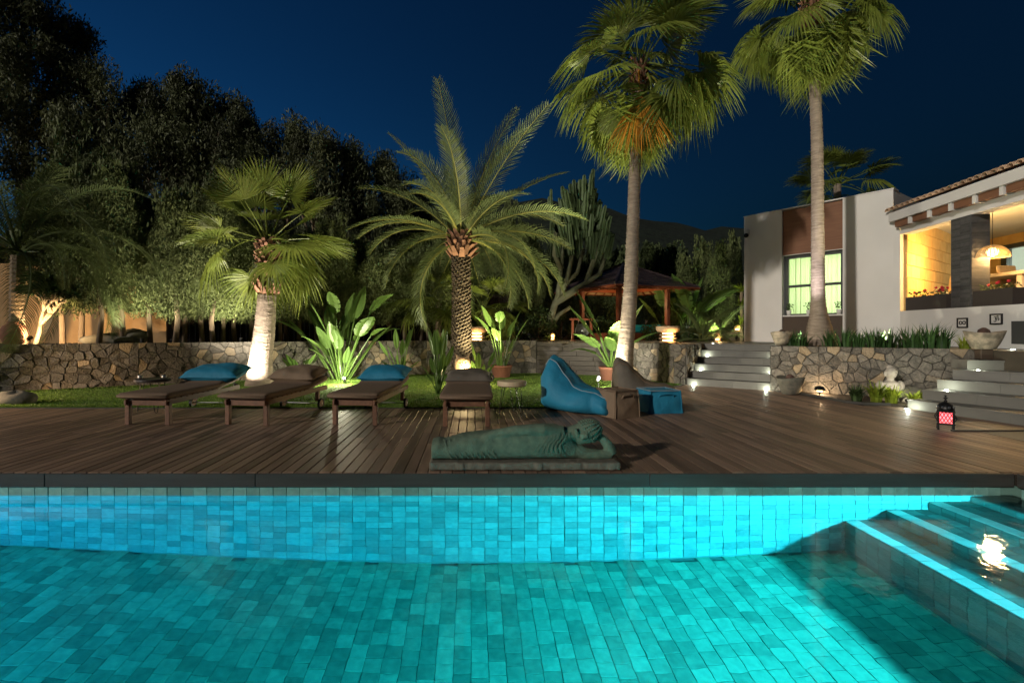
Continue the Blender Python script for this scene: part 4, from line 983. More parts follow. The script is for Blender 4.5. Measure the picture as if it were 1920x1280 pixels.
# ---------------------------------------------------------------- stone bowls
def bowl(loc, r, h, label, seed, m=None, ped=None, rz=0, cut=.25):
    t = thing('stone_bowl', label, 'planter', loc, rz, 'rough stone bowls'); b = MB(); rg = random.Random(seed); n = 28; vs = []
    prof = [(.42, 0), (.55, .02), (.74, .35), (.90, .75), (1, 1), (.90, .985), (.72, .8), (.2, .74), (.01, .74)]; z0 = ped or 0
    for (a, z) in prof:
        for k in range(n):
            th = 2*PI*k/n; q = 1+.03*math.sin(3*th+seed)+rg.uniform(-.012, .012); vs.append((a*r*q*math.cos(th), a*r*q*math.sin(th)*.86, z0+z*h*(1+cut*.25*math.sin(th*2+seed)*(z > .9))))
    m_ = len(prof); b.add(vs, [(i*n+k, i*n+(k+1) % n, (i+1)*n+(k+1) % n, (i+1)*n+k) for i in range(m_-1) for k in range(n)]+[tuple(range(n))[::-1]]); b.build('bowl', m or M['bowl'], t, True)
    b = MB(); b.ball((0, 0, z0+h*.93), (r*.30, r*.30, r*.33), 14, 9, jit=.06); b.build('cactus', M['cactus'], t)
    if ped: b = MB(); b.cbox((0, 0, ped/2), (r*.62, r*.62, ped-.004), .01); b.build('pedestal', M['dbrown'], t)
bowl((7.18, 11.12, 1.022), .245, .31, 'rough stone bowl with a round cactus on the planter wall by the left stairs', 1, rz=.4)
bowl((6.80, 10.26, 0), .275, .37, 'grey tapered stone pot standing on the deck at the foot of the planter wall', 4, M['stonebase'])
bowl((9.36, 8.78, .835), .29, .32, 'rough stone bowl with a red cactus on a dark pedestal beside the right stairs', 2, ped=.19, rz=-.3)
# ---------------------------------------------------------------- lit lanterns of stone
def disc_lantern(loc, r, label, n=4, e=6, cap=True, sc=1.0):
    t = thing('stone_lantern', label, 'lantern', loc, rnd(0, 1), 'stone lanterns with glowing slots'); z = 0
    for k in range(n):
        b = MB(); rr = r*(.72+.05*(k % 2)); b.lathe([(rr*.9, z), (rr, z+.012), (rr, z+.055), (rr*.92, z+.066)], 22); b.build('disc', M['sand'], t, True)
        b = MB(); b.lathe([(rr*.62, z+.067), (rr*.62, z+.10)], 16); b.build('glowing_slot', M['warm'], t); z += .10
    b = MB(); b.lathe([(r*.74, z), (r*.92, z+.03), (r*1.02, z+.10), (r*1.06, z+.17), (r*.98, z+.20), (r*.9, z+.19), (.01, z+.185)] if cap else [(r*.74, z), (r*.7, z+.06), (r*.4, z+.10), (.01, z+.12)], 24); b.build('bowl' if cap else 'cap', M['sand'], t, True)
    lamp('POINT', 'slot_light', (loc[0], loc[1]-r*1.25, loc[2]+.16), e, (1, .6, .25), None, rad=.03, parent=t)
p = W(894, 630, 15.6); disc_lantern((p.x, p.y, 1.0), .34, 'stacked disc stone lantern with a wide bowl top behind the date palm', 3, 7)
p = W(1252, 630, 14.2); disc_lantern((p.x, p.y, 1.0), .32, 'stacked stone lantern with a round bowl top right of the tall palm', 3, 9)
p = W(1345, 636, 15.5); disc_lantern((p.x, p.y, 1.0), .12, 'small stacked stone lantern on the terrace left of the house', 2, 4, False)
p = W(1382, 610, 17.5); disc_lantern((p.x, p.y, 1.33), .14, 'small glowing stone lantern on the low block beside the house corner', 1, 4, False)
p = W(1036, 630, 16.5); disc_lantern((p.x, p.y, 1.0), .10, 'tiny stone lantern glowing among the shrubs left of the gong', 2, 3, False)
b = MB(); b.cbox((p.x*0+W(1370, 625, 17.5).x, 17.6, 1.16), (1.5, .5, .33), .02); tag(b.build('low_wall', M['dbrown']), 'low dark block wall left of the house corner', 'wall')
# owl shaped lantern
p = G(868, 705); ow = thing('owl_lantern', 'carved owl shaped sandstone lantern glowing in front of the date palm', 'lantern', (-.235, 12.15, .22))
b = MB(); b.cbox((0, 0, -.115), (.40, .34, .20), .03); b.build('pedestal', M['stonebase'], ow)
b = MB(); b.lathe([(.19, 0), (.21, .02), (.21, .07), (.18, .085)], 24); b.build('base', M['sand'], ow, True)
b = MB(); b.lathe([(.17, .12), (.20, .15), (.205, .30), (.19, .42), (.14, .47), (.02, .48)], 24, sy=.85)
for sx in (-1, 1): b.add([(sx*.04, -.05, .46), (sx*.15, -.06, .43), (sx*.18, -.06, .56), (sx*.04, .05, .46), (sx*.15, .06, .43)], [(0, 1, 2), (3, 2, 4), (0, 2, 3), (1, 4, 2)])
b.build('body', M['sand'], ow, True)
for sx in (-1, 1):
    b = MB(); b.tube([(sx*.075+.045*math.cos(a), -.165-.004, .36+.045*math.sin(a)) for a in [k*PI/6 for k in range(13)]], .011, 6, False); b.build('eye', M['sand'], ow)
b = MB(); b.lathe([(.012, -.03), (.02, .02), (.003, .04)], 8, c=(0, -.18, .31)); b.build('beak', M['sand'], ow)
b = MB(); b.lathe([(.13, .086), (.13, .118)], 18); b.build('glowing_slot', M['warm'], ow)
# gong in a red frame
p = W(1091, 634, 15.6); gg = thing('gong', 'dark bronze gong hanging in a red wooden frame beside the pavilion', 'gong', (p.x, p.y, 1.0), .12)
for sx in (-.31, .31): b = MB(); b.cbox((sx, 0, .36), (.07, .07, .74), .006); b.build('post', M['redwood'], gg); b = MB(); b.cbox((sx, 0, .03), (.08, .34, .06), .006); b.build('foot', M['redwood'], gg)
b = MB(); b.cbox((0, 0, .735), (.80, .075, .06), .006); b.build('top_rail', M['redwood'], gg)
b = MB(); b.lathe([(.005, -.05), (.05, -.045), (.07, -.02), (.20, -.012), (.235, .0), (.235, .04), (.22, .04), (.21, .0)], 28); o = b.build('disc', mat('bronze', (.07, .075, .06), (.05, .05, .04), rough=.45, metal=.5), gg, True, (0, 0, .36)); o.rotation_euler = (PI/2, 0, 0)
b = MB(); b.ball((0, -.05, .36), .05, 12, 8); b.build('boss', M['steel'], gg, True)
for sx in (-.12, .12): b = MB(); b.tube([(sx, 0, .56), (sx, 0, .71)], .006, 5); b.build('rope', M['tan'], gg)
# bust statue with ferns and lamps in the bed
bp_ = G(1632, 752); bu_ = thing('bust_statue', 'pale stone bust with a topknot lit from below in the planting bed', 'statue', (8.06, 9.25, 0))
b = MB(); b.lathe([(.15, 0), (.13, .04), (.10, .2)], 16); b.lathe([(.10, .12), (.16, .22), (.19, .30), (.16, .37), (.07, .41), (.055, .44)], 20, sy=.6); b.ball((-.19, 0, .30), (.075, .075, .10), 12, 8); b.ball((.19, 0, .30), (.075, .075, .10), 12, 8)
b.tube([(0, 0, .38), (0, -.01, .47)], .055, 12); b.ball((0, -.015, .55), (.092, .10, .118), 18, 12); b.ball((0, .01, .665), (.05, .05, .04), 12, 8)
b.tube([(0, -.11, .57), (0, -.128, .535), (0, -.108, .525)], [.01, .018, .012], 8); b.ball((0, -.104, .495), (.032, .014, .011), 8, 6)
for sx in (-1, 1): b.tube([(sx*.095, .0, .585), (sx*.102, .0, .54), (sx*.096, 0, .48)], [.015, .02, .014], 8); b.ball((sx*.038, -.105, .565), (.022, .012, .010), 8, 6); b.tube([(sx*.06, -.098, .59), (sx*.035, -.11, .597), (sx*.012, -.11, .587)], .007, 6)
o = b.build('figure', M['bust'], bu_); remesh(o, .009, 2)
def spot(loc, aim, e, size, label, col=(1, .9, .7), lens=True, bulb=False, blend=.6, group='garden spotlights', h=.13):
    t = thing('garden_spotlight', label, 'spotlight', loc, 0, group); aim = Vector(aim); top = Vector(loc)+Vector((0, 0, h)); d = (aim-top).normalized(); q = d.to_track_quat('Z', 'Y').to_matrix().to_4x4()
    b = MB(); b.tube([(0, 0, -.02), (0, 0, h)], .010, 6); b.build('spike', M['metal'], t)
    b = MB(); b.lathe([(.02, -.09), (.04, -.07), (.045, .0), (.05, .03), (.046, .032), (.04, .01)], 14); o = b.build('housing', M['metal'], t); o.matrix_local = Matrix.Translation((0, 0, h)) @ q
    b = MB(); b.lathe([(.042, .012), (.03, .022), (.004, .026)], 14); o = b.build('lens', M['hot'] if lens else M['step'], t); o.matrix_local = Matrix.Translation((0, 0, h)) @ q
    if bulb: b = MB(); b.ball((0, -.05, h+.02), .028, 10, 7); b.build('bulb', M['hot'], t)
    lamp('SPOT', 'spot_beam', top+d*.05, e, col, aim, size, blend, .03, t); return t

# ---------------------------------------------------------------- palms
def fan_mesh(name, m, rg, pet=.9, rad=.9, seg=38, spread=125, droop=.35, curve=.25, tintv=.5, fold=.12, stalk=True, tipd=.25, width=1.0):
    """one fan leaf along +X: curved stalk and a pleated blade whose split tips hang"""
    b = MB(); b.tint = tintv
    P = [Vector((pet*t, 0, -curve*pet*t*t)) for t in (0, .25, .5, .75, 1)]
    if stalk: b.tube(P, [.026, .02, .016, .013, .010], 5, False)
    T = (P[-1]-P[-2]).normalized(); U = Vector((-T.z, 0, T.x)) if T.x >= 0 else Vector((T.z, 0, -T.x)); S_ = Vector((0, 1, 0)); o = P[-1]; da = math.radians(spread*2/seg)
    for i in range(seg):
        a = math.radians(-spread)+da*(i+.5)+rg.uniform(-.02, .02); L_ = rad*(.72+.28*math.cos(a*.62))*rg.uniform(.92, 1.05); split = rg.uniform(.48, .62)
        D = T*math.cos(a)+S_*math.sin(a); Sd = -T*math.sin(a)+S_*math.cos(a); b.tint = min(.69, max(0, tintv+rg.uniform(-.22, .22)))
        def pt(r, s): return o+D*(L_*r)+Sd*s+U*(-droop*L_*r*r+abs(math.sin(a))*fold*r*L_)+Vector((0, 0, -tipd*L_*max(0, r-split)**1.5*2.2*rg.uniform(.6, 1.3)))
        w1 = math.tan(da/2)*L_*split*.98*width; pl = .012*(1 if i % 2 else -1)
        c0, c1 = pt(.03, 0), pt(split, 0)+U*pl; e1, e2 = pt(split, w1), pt(split, -w1); m2 = pt(.8, 0)+U*pl; f1, f2 = pt(.8, w1*.55), pt(.8, -w1*.55); tip = pt(1, 0)
        b.add([c0, e1, c1, e2, f1, m2, f2, tip], [(0, 1, 2), (0, 2, 3), (1, 4, 5, 2), (2, 5, 6, 3), (4, 7, 5), (5, 7, 6)])
    return b.mesh(name, m)
def pinnate_mesh(name, m, rg, L_=2.6, bend=1.3, n=52, ll=.42, vee=.35, lw=.020, start=.14, stalkm=None):
    b = MB(); b.tint = .5; pts = [Vector((0, 0, 0))]; K = 26
    for i in range(K):
        t = (i+.5)/K; a = -bend*t**1.4; pts.append(pts[-1]+Vector((math.cos(a), 0, math.sin(a)))*(L_/K))
    b.tint = 1 if m is M['dateleaf'] else .68; b.tube(pts, [lerp(.036, .005, (i/K)**.7) for i in range(K+1)], 5, False)
    for sd_ in (-1, 1):
        for i in range(n):
            t = start+(1-start)*(i+.5)/n; q = t*K; k = min(K-1, int(q)); p = pts[k].lerp(pts[k+1], q-k); T = (pts[k+1]-pts[k]).normalized(); U = Vector((-T.z, 0, T.x))
            l = ll*(max(.05, math.sin(PI*(.12+.86*t)))**.55)*rg.uniform(.88, 1.08); fw = .55+.5*t
            D = (T*fw+Vector((0, sd_, 0))*.85+U*(vee+rg.uniform(-.12, .12))).normalized(); b.tint = rg.uniform(.1, .66)
            mid = p+D*l*.55; tip = p+D*l+Vector((0, 0, -.16*l-.12*l*rg.random())); b.add([p-T*lw*.5, mid-T*lw*.62, mid+T*lw*.62, p+T*lw*.5, tip], [(0, 1, 2, 3), (1, 4, 2)])
    return b.mesh(name, m)
def ringed_trunk(path, rad, n=14, ring=.1, bump=.04, seed=0):
    rg = random.Random(seed); path = [Vector(p) for p in path]; pts = []; rr = []
    L_ = sum((q-p).length for p, q in zip(path, path[1:])); m_ = int(L_/ring*2); 
    for i in range(m_+1):
        t = i/m_*(len(path)-1); k = min(len(path)-2, int(t)); f = t-k
        def cr(a, b_, c, d): return .5*((2*b_)+(-a+c)*f+(2*a-5*b_+4*c-d)*f*f+(-a+3*b_-3*c+d)*f**3)
        g = lambda A_, j: A_[max(0, min(len(A_)-1, j))]
        pts.append(cr(g(path, k-1), g(path, k), g(path, k+1), g(path, k+2))); r = lerp(g(rad, k), g(rad, k+1), f); rr.append(r*(1+(bump if i % 2 else -bump)*rg.uniform(.4, 1.3)))
    b = MB(); b.tube(pts, rr, n, True, .02, rg); return b
def crown_of(t, meshes, c, spec, rg, name='frond', scl=1.0):
    """spec: rows of (count, elevation low, elevation high, mesh indices)"""
    az = rg.uniform(0, 6)
    for cnt, e0, e1, ids in spec:
        for k in range(cnt):
            az += 2.39996+rg.uniform(-.2, .2); el = math.radians(rg.uniform(e0, e1))
            if el < (.4 if scl != 1.03 else -.05) and math.sin(az) < -.72: az += 1.1
            me = meshes[rg.choice(ids)]
            o = obj(name, me, t, Vector(c)+Vector((math.cos(az)*.06, math.sin(az)*.06, rg.uniform(-.1, .1))), (rg.uniform(-.4, .4), -el, az), scl*rg.uniform(.88, 1.08))
rp = random.Random(5)
FAN = [fan_mesh('fan_frond', M['palmleaf'], rp, 1.15, .92, 36, 115, .06, .14, .5, tipd=.12), fan_mesh('fan_frond', M['palmleaf'], rp, 1.2, .95, 36, 118, .15, .26, .45, tipd=.28),
       fan_mesh('fan_frond', M['palmleaf'], rp, 1.1, .92, 34, 110, .3, .4, .6, tipd=.55), fan_mesh('fan_frond', M['palmleaf'], rp, 1.0, .85, 34, 80, .03, .06, .4, tipd=.05)]
TALL = [fan_mesh('fan_frond', M['palmleaf'], rp, 1.15, 1.0, 38, 118, .22, .22, .5, tipd=.42), fan_mesh('fan_frond', M['palmleaf'], rp, 1.15, 1.0, 38, 108, .35, .42, .42, tipd=.55),
        fan_mesh('fan_frond', M['palmleaf'], rp, .8, 1.0, 36, 96, .15, .15, .4, tipd=.3), fan_mesh('fan_frond', M['palmleaf'], rp, .85, 1.15, 40, 100, .5, .65, .69, tipd=.8)]
YEL = fan_mesh('fan_frond', M['palmleaf'], rp, .85, 1.1, 36, 92, .6, .6, .95, tipd=.8)
DEAD = fan_mesh('fan_frond', M['dead'], rp, .5, 1.4, 30, 34, .05, .1, .5, tipd=.1)
# short fan palm, lit from below
t = thing('fan_palm', 'short fan palm with a thick brightly lit trunk behind the second lounger', 'palm', (-5.27, 11.9, 0))
tr = ringed_trunk([(.0, 0, -.02), (.03, 0, .6), (.12, 0, 1.3), (.19, 0, 2.25)], [.345, .275, .25, .215], 18, .045, .035, 3).build('trunk', M['bark'], t, True)
b = MB()
for k in range(150):
    a = k*2.39996; z = 2.30+1.25*k/150; r = .20+.02*math.sin(k)+.05*(z < 2.75); b.tint = rp.random(); q = Euler((0, rp.uniform(.1, .55), a)).to_matrix()
    b.add([Vector((.2, 0, z))+Vector((math.cos(a)*r, math.sin(a)*r, 0))+q @ Vector(v) for v in ((0, -.07, -.06), (0, .07, -.06), (.07, .035, .13), (.07, -.035, .13), (-.03, -.05, .1), (-.03, .05, .1))], [(0, 1, 2, 3), (0, 3, 4), (1, 5, 2), (4, 3, 2, 5)])
b.tube([(.19, 0, 2.2), (.21, 0, 3.6)], [.20, .15], 14); b.build('boots', M['boot'], t)
crown_of(t, FAN, (.21, 0, 3.62), [(4, 58, 80, (3, 0)), (5, 28, 55, (0, 3)), (6, 2, 26, (0, 1)), (6, -22, 0, (1, 2)), (2, -40, -24, (2,))], random.Random(8), 'frond', 1.03)
# date palm, centre
t = thing('date_palm', 'feathery date palm with arching fronds behind the owl lantern', 'palm', (-.30, 13.9, 0)); rq = random.Random(21)
b = ringed_trunk([(0, 0, -.02), (.0, 0, 1.2), (-.03, 0, 2.6), (-.02, 0, 3.75)], [.28, .245, .225, .235], 16, .07, .02, 4)
for k in range(620):
    a = k*2.39996; z = .05+3.55*k/620; r = lerp(.265, .225, min(1, z/2))+rq.uniform(-.01, .01); b.tint = rq.random(); q = Euler((rq.uniform(-.15, .15), rq.uniform(.05, .5), a)).to_matrix()
    b.add([Vector((-.02*z/3.75, 0, z))+Vector((math.cos(a)*r, math.sin(a)*r, 0))+q @ Vector(v) for v in ((0, -.075, -.03), (0, .075, -.03), (.045, .05, .06), (.05, -.04, .07), (-.03, 0, .10))], [(0, 1, 2, 3), (0, 3, 4), (1, 4, 2), (4, 3, 2)])
b.build('trunk', M['dbark'], t)
b = MB()
for k in range(70):
    a = k*2.39996; z = 3.5+.62*k/70; r = .34-.1*(k/70); b.tint = rq.random(); q = Euler((0, rq.uniform(.35, .8), a)).to_matrix()
    b.add([Vector((-.02, 0, z))+Vector((math.cos(a)*r, math.sin(a)*r, 0))+q @ Vector(v) for v in ((0, -.09, -.08), (0, .09, -.08), (.05, .05, .24), (.05, -.05, .24), (-.06, 0, .1))], [(0, 1, 2, 3), (0, 3, 4), (1, 4, 2), (4, 3, 2)])
b.ball((-.02, 0, 3.75), (.30, .30, .4), 12, 8); b.build('boots', M['boot'], t)
DATE = [pinnate_mesh('date_frond', M['dateleaf'], rq, ln_, bd_, 50, .58, .34, .030) for ln_, bd_ in ((3.9, .5), (3.7, .9), (3.4, 1.35), (3.2, 1.8))]
crown_of(t, DATE, (-.02, 0, 4.02), [(7, 60, 84, (0, 0, 1)), (10, 38, 62, (0, 1, 2)), (9, 18, 40, (1, 2)), (9, -4, 16, (2, 3)), (7, -24, -4, (2, 3))], rq, 'frond', 1.0)
# tall fan palms
def tall_palm(loc, path, rad, c, label, seed, extra=True, scl=1.0, hang=5):
    t = thing('fan_palm', label, 'palm', loc); rg = random.Random(seed); ringed_trunk(path, rad, 14, .055, .05, seed).build('trunk', M['bark'], t, True)
    b = MB()
    for k in range(60):
        a = k*2.39996; z = -.62+.75*k/60; r = .15; b.tint = rg.random(); q = Euler((0, rg.uniform(.1, .5), a)).to_matrix()
        b.add([Vector(c)+Vector((math.cos(a)*r, math.sin(a)*r, z))+q @ Vector(v) for v in ((0, -.05, -.06), (0, .05, -.06), (.05, .02, .14), (.05, -.02, .14), (-.03, 0, .1))], [(0, 1, 2, 3), (0, 3, 4), (1, 4, 2), (4, 3, 2)])
    b.build('boots', M['boot'], t)
    crown_of(t, TALL, c, [(5, 60, 85, (2,)), (7, 28, 58, (2, 0)), (8, 2, 28, (0, 1)), (8, -26, 0, (0, 1, 3)), (6, -46, -28, (1, 3)), (hang, -64, -50, (3, 1))], rg, 'frond', scl)
    for k in range(6): obj('frond', YEL, t, c, (rg.uniform(-.2, .2), rg.uniform(.4, .9), [-.3, .5, -.9, .15, -2.4, 2.6][k]), scl)
    if extra:
        o = obj('frond', DEAD, t, Vector(c)+Vector((-.26, -.72, -.45)), (0, 1.34, math.radians(-108)), 1.05); o['label'] = 'dry orange frond hanging beside the trunk'
    return t
p = G(1165, 724); X0 = p.x
b3 = W(1171, 726, 11.5); c3 = W(1199, 160, 11.5)
def rel(u, v, base, Y): q = W(u, v, Y); return (q.x-base.x, q.y-base.y, q.z)
base = Vector((b3.x, 11.5, 0)); pth = [rel(u, v, base, 11.5) for u, v in ((1166, 730), (1172, 660), (1181, 560), (1187, 420), (1191, 300), (1199, 165))]
tall_palm(base, pth, [.265, .195, .165, .142, .132, .122], rel(1199, 128, base, 11.5), 'tall fan palm with a dry orange frond, growing behind the beanbags', 31, True, 1.02)
base = Vector((8.42, 11.65, .99)); pth = []
for u, v in ((1537, 648), (1536, 610), (1534, 560), (1533, 400), (1531, 240), (1521, 40)):
    q = W(u, v, 11.65); pth.append((q.x-base.x, 0, q.z-base.z))
q = W(1520, 12, 11.65)
tall_palm(base, pth, [.36, .24, .148, .130, .122, .112], (q.x-base.x, 0, q.z-base.z), 'tallest fan palm standing in the planter in front of the white house', 47, False, .92, 2)
# palm behind the house, small palms behind the date palm
q = W(1570, 345, 24); t = thing('fan_palm', 'dark fan palm showing above the flat roof of the house', 'palm', (q.x, 24, .99)); ringed_trunk([(0, 0, 0), (0, 0, 4), (0, 0, q.z-1)], [.2, .18, .16], 10, .2).build('trunk', M['bark'], t)
crown_of(t, FAN, (0, 0, q.z-1), [(5, 55, 85, (3, 0)), (7, 20, 50, (0, 1)), (8, -15, 18, (1, 2))], random.Random(3), 'frond', 1.15)
SM = [fan_mesh('fan_frond', M['palmleaf'], rp, .75, .7, 32, 115, .18, .25, .4, tipd=.2), fan_mesh('fan_frond', M['palmleaf'], rp, .8, .7, 32, 115, .35, .4, .45, tipd=.3)]
for i, (u, v, Y, lb) in enumerate(((905, 580, 16.5, 'low bushy fan palm behind the date palm trunk, to its right'), (822, 560, 16.0, 'low bushy fan palm behind the date palm trunk, to its left'))):
    q = W(u, v, Y); t = thing('fan_palm', lb, 'palm', (q.x, Y, .99)); ringed_trunk([(0, 0, 0), (.03, 0, q.z-1)], [.12, .10], 8, .2).build('trunk', M['wood'], t)
    crown_of(t, SM, (0, 0, q.z-1), [(5, 40, 80, (0,)), (8, 5, 40, (0, 1)), (6, -25, 5, (1,))], random.Random(60+i), 'frond', 1.15)
# dark date palm at the left edge
t = thing('date_palm', 'dark feathery palm with long drooping fronds at the left edge of the garden', 'palm', (-11.05, 11.7, .99)); rq2 = random.Random(77)
ringed_trunk([(0, 0, 0), (-.05, 0, 1), (-.02, 0, 2.2)], [.17, .14, .14], 10, .1, .08, 5).build('trunk', M['wood'], t)
DD = [pinnate_mesh('dark_frond', M['darkleaf'], rq2, 3.5, bd_, 62, .50, .2, .022) for bd_ in (.9, 1.5, 2.1)]
crown_of(t, DD, (0, 0, 2.3), [(5, 55, 80, (0, 1)), (8, 28, 52, (1, 2)), (8, 5, 28, (1, 2)), (6, -15, 5, (2,))], rq2, 'frond', .96)
for az, el, k in ((-.15, .95, 1), (.05, .6, 2), (-.5, .75, 2), (-.35, .4, 1), (-.7, 1.0, 2), (-.25, .2, 1)): obj('frond', DD[k], t, (0, 0, 2.3), (rq2.uniform(-.3, .3), -el, az), 1.15)
# ---------------------------------------------------------------- leaf-clump trees
def leaf_cloud(b, n, fn, size, rg, hang=0, asp=.4):
    for k in range(n):
        c, d = fn(rg); s = size*rg.uniform(.6, 1.4); b.tint = d
        ax = Vector((rg.gauss(0, 1), rg.gauss(0, 1), rg.gauss(0, 1)-hang)).normalized(); sd_ = ax.cross(Vector((rg.gauss(0, 1), rg.gauss(0, 1), rg.gauss(0, 1)))).normalized()
        b.add([c-ax*s*.5, c+sd_*s*asp*.5, c+ax*s*.5, c-sd_*s*asp*.5], [(0, 1, 2, 3)])
def cypress_mesh(seed, h, r, base, n):
    rg = random.Random(seed); b = MB(); lob = [(rg.uniform(0, 6.28), rg.uniform(base, h*.95), rg.uniform(.6, 1.35)) for _ in range(22)]
    sp = [(rg.uniform(0, 6.28), rg.uniform(.2, .9), rg.uniform(.12, .3)*r, rg.uniform(.82, 1.0)) for _ in range(7)]
    def fn(g):
        while True:
            z = base+(h-base)*g.random()**.85; t_ = (z-base)/(h-base); rr = r*min(1, .45+2.6*t_)*(1-t_**3.2)**.7; a = g.uniform(0, 6.28)
            k = max(sum(max(0, math.cos(a-la))**6*math.exp(-((z-lz)/.55)**2)*lw for la, lz, lw in lob), 0); q = rr*(.55+.45*min(1.3, .35+k))*(.55+.45*g.random()**.4)
            return Vector((math.cos(a)*q, math.sin(a)*q, z+.10*g.gauss(0, 1))), min(1, max(0, .22+.5*k+g.uniform(-.15, .15)))
    leaf_cloud(b, n, fn, .105, rg, -1.8, .24)
    for a, d, w_, top in sp:                                           # upright leader sprays break the outline
        for k in range(110):
            z = h*top+rg.uniform(-.9, .45)*(1 if k % 3 else .6); c = Vector((math.cos(a)*r*d*.7+rg.gauss(0, w_*.35), math.sin(a)*r*d*.7+rg.gauss(0, w_*.35), z)); b.tint = rg.uniform(.3, .8); s = .09
            b.add([c+Vector((0, 0, -s)), c+Vector((rg.uniform(-.05, .05), rg.uniform(-.05, .05), 0)), c+Vector((0, 0, s)), c+Vector((rg.uniform(-.04, .04), rg.uniform(-.04, .04), .02))], [(0, 1, 2, 3)])
    return b.mesh('cypress_crown', M['cyp'])
CY = [cypress_mesh(s, h, r, .95, 16000) for s, h, r in ((1, 4.7, .95), (2, 5.2, 1.0), (3, 4.4, .9), (4, 5.6, .95))]
CL = [cypress_mesh(s, h, r, .15, 11000) for s, h, r in ((5, 4.4, .62), (6, 5.0, .6))]
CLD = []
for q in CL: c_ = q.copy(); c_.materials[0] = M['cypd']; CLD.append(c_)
def cyp_trunk(h, r, rg): 
    b = MB(); b.tube([(0, 0, -.05), (rg.uniform(-.06, .06), rg.uniform(-.06, .06), h*.5), (rg.uniform(-.12, .12), 0, h)], [r, r*.85, r*.6], 8); return b
rc = random.Random(90)
ORD = 'first second third fourth fifth sixth seventh eighth ninth tenth eleventh twelfth thirteenth fourteenth fifteenth sixteenth seventeenth eighteenth nineteenth twentieth twenty-first twenty-second twenty-third twenty-fourth'.split()
hl = [(118, 12.6), (152, 13.0), (185, 12.4), (232, 12.9), (282, 13.2), (328, 13.0), (345, 13.6), (380, 13.8), (400, 13.4), (418, 14.2), (440, 14.6), (470, 15.0), (525, 15.2), (538, 15.6), (560, 15.3), (594, 15.7), (612, 15.5), (640, 16.0), (668, 16.2), (700, 16.0), (726, 16.4), (760, 16.3), (790, 16.6), (804, 16.4)]
for i, (u, Y) in enumerate(hl):
    q = W(u, 640, Y); k = rc.choice((0, 1, 2, 3)) if u < 640 else rc.choice((2, 0)); t = thing('cypress_tree', f'bare trunked clipped hedge cypress behind the stone wall, {ORD[i]} from the left', 'tree', (q.x, Y, .99), rc.uniform(0, 6.28), 'cypress trees of the tall hedge', (1, 1, rc.uniform(.84, 1.0)*(1 if u < 330 else .82 if u < 480 else .74)))
    cyp_trunk(1.6, .075, rc).build('trunk', M['wood'], t, True); obj('crown', CY[k], t)
for i, (u, Y, k, sc) in enumerate(((1010, 22, 0, 1.05), (1050, 22.5, 1, 1.1), (1085, 22, 0, 1.05), (1120, 22, 1, 1.1), (1155, 22.3, 0, 1.15), (1212, 22, 1, 1.1), (1240, 22.4, 0, 1.2), (1262, 21, 1, 1.02))):
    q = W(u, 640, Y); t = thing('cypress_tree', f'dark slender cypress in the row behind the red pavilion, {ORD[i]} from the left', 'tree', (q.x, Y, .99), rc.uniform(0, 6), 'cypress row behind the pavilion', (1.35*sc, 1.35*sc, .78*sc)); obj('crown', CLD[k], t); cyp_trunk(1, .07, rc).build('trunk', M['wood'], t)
for u, Y, k, sc, lb in ((1288, 18.6, 0, .70, 'green lit slender cypress nearest the banana plants'), (1318, 19, 1, .78, 'green lit slender cypress in the middle of three left of the house'), (1347, 18.4, 0, .80, 'brightest green lit cypress left of the house corner'), (1376, 20, 1, .85, 'dark cypress column tucked against the house corner')):
    q = W(u, 640, Y); t = thing('cypress_tree', lb, 'tree', (q.x, Y, .99), rc.uniform(0, 6), None, (.85, .85, sc)); obj('crown', CL[k], t); cyp_trunk(1, .06, rc).build('trunk', M['wood'], t)
def euc_mesh(seed, h, r, n):
    rg = random.Random(seed); b = MB(); cl = []
    for k in range(46):
        z = h*(.22+.78*rg.random()**.8); t_ = z/h; a = rg.uniform(0, 6.28); d = r*(1-.62*t_**2.2)*rg.uniform(.25, 1.0); cl.append((Vector((math.cos(a)*d, math.sin(a)*d, z)), rg.uniform(.35, .8), rg.uniform(.05, .95)))
    def fn(g):
        c, s, d = g.choice(cl); v = Vector((g.gauss(0, 1), g.gauss(0, 1), g.gauss(0, 1))); v = v.normalized()*s*g.random()**.4; v.z *= 1.35
        return c+v-Vector((0, 0, .5*s*g.random())), min(1, max(0, d+g.uniform(-.2, .2)))
    leaf_cloud(b, n, fn, .17, rg, 1.5, .28); return b.mesh('tree_crown', M['euc']), cl
EU = [euc_mesh(s, h, r, 24000) for s, h, r in ((1, 11.5, 2.9), (2, 9.5, 2.7), (3, 8.0, 2.4))]
et = [(-20, 20, 0, 1.35), (45, 21, 0, 1.28), (118, 22, 0, 1.25), (190, 21, 0, 1.0), (262, 22.5, 1, 1.26), (318, 21.5, 1, 1.15), (385, 22, 1, 1.24), (425, 23, 1, 1.18), (480, 22, 1, 1.05), (535, 22.5, 1, 1.06), (590, 22, 1, .98), (640, 23, 1, .97), (690, 23.5, 2, 1.08), (735, 24, 2, 1.02), (778, 24.5, 2, .92)]
EL = ['tall loose tree at the far left edge, highest of the dark tree line', 'tall dark tree with thin hanging foliage in the tree line beyond the hedge']
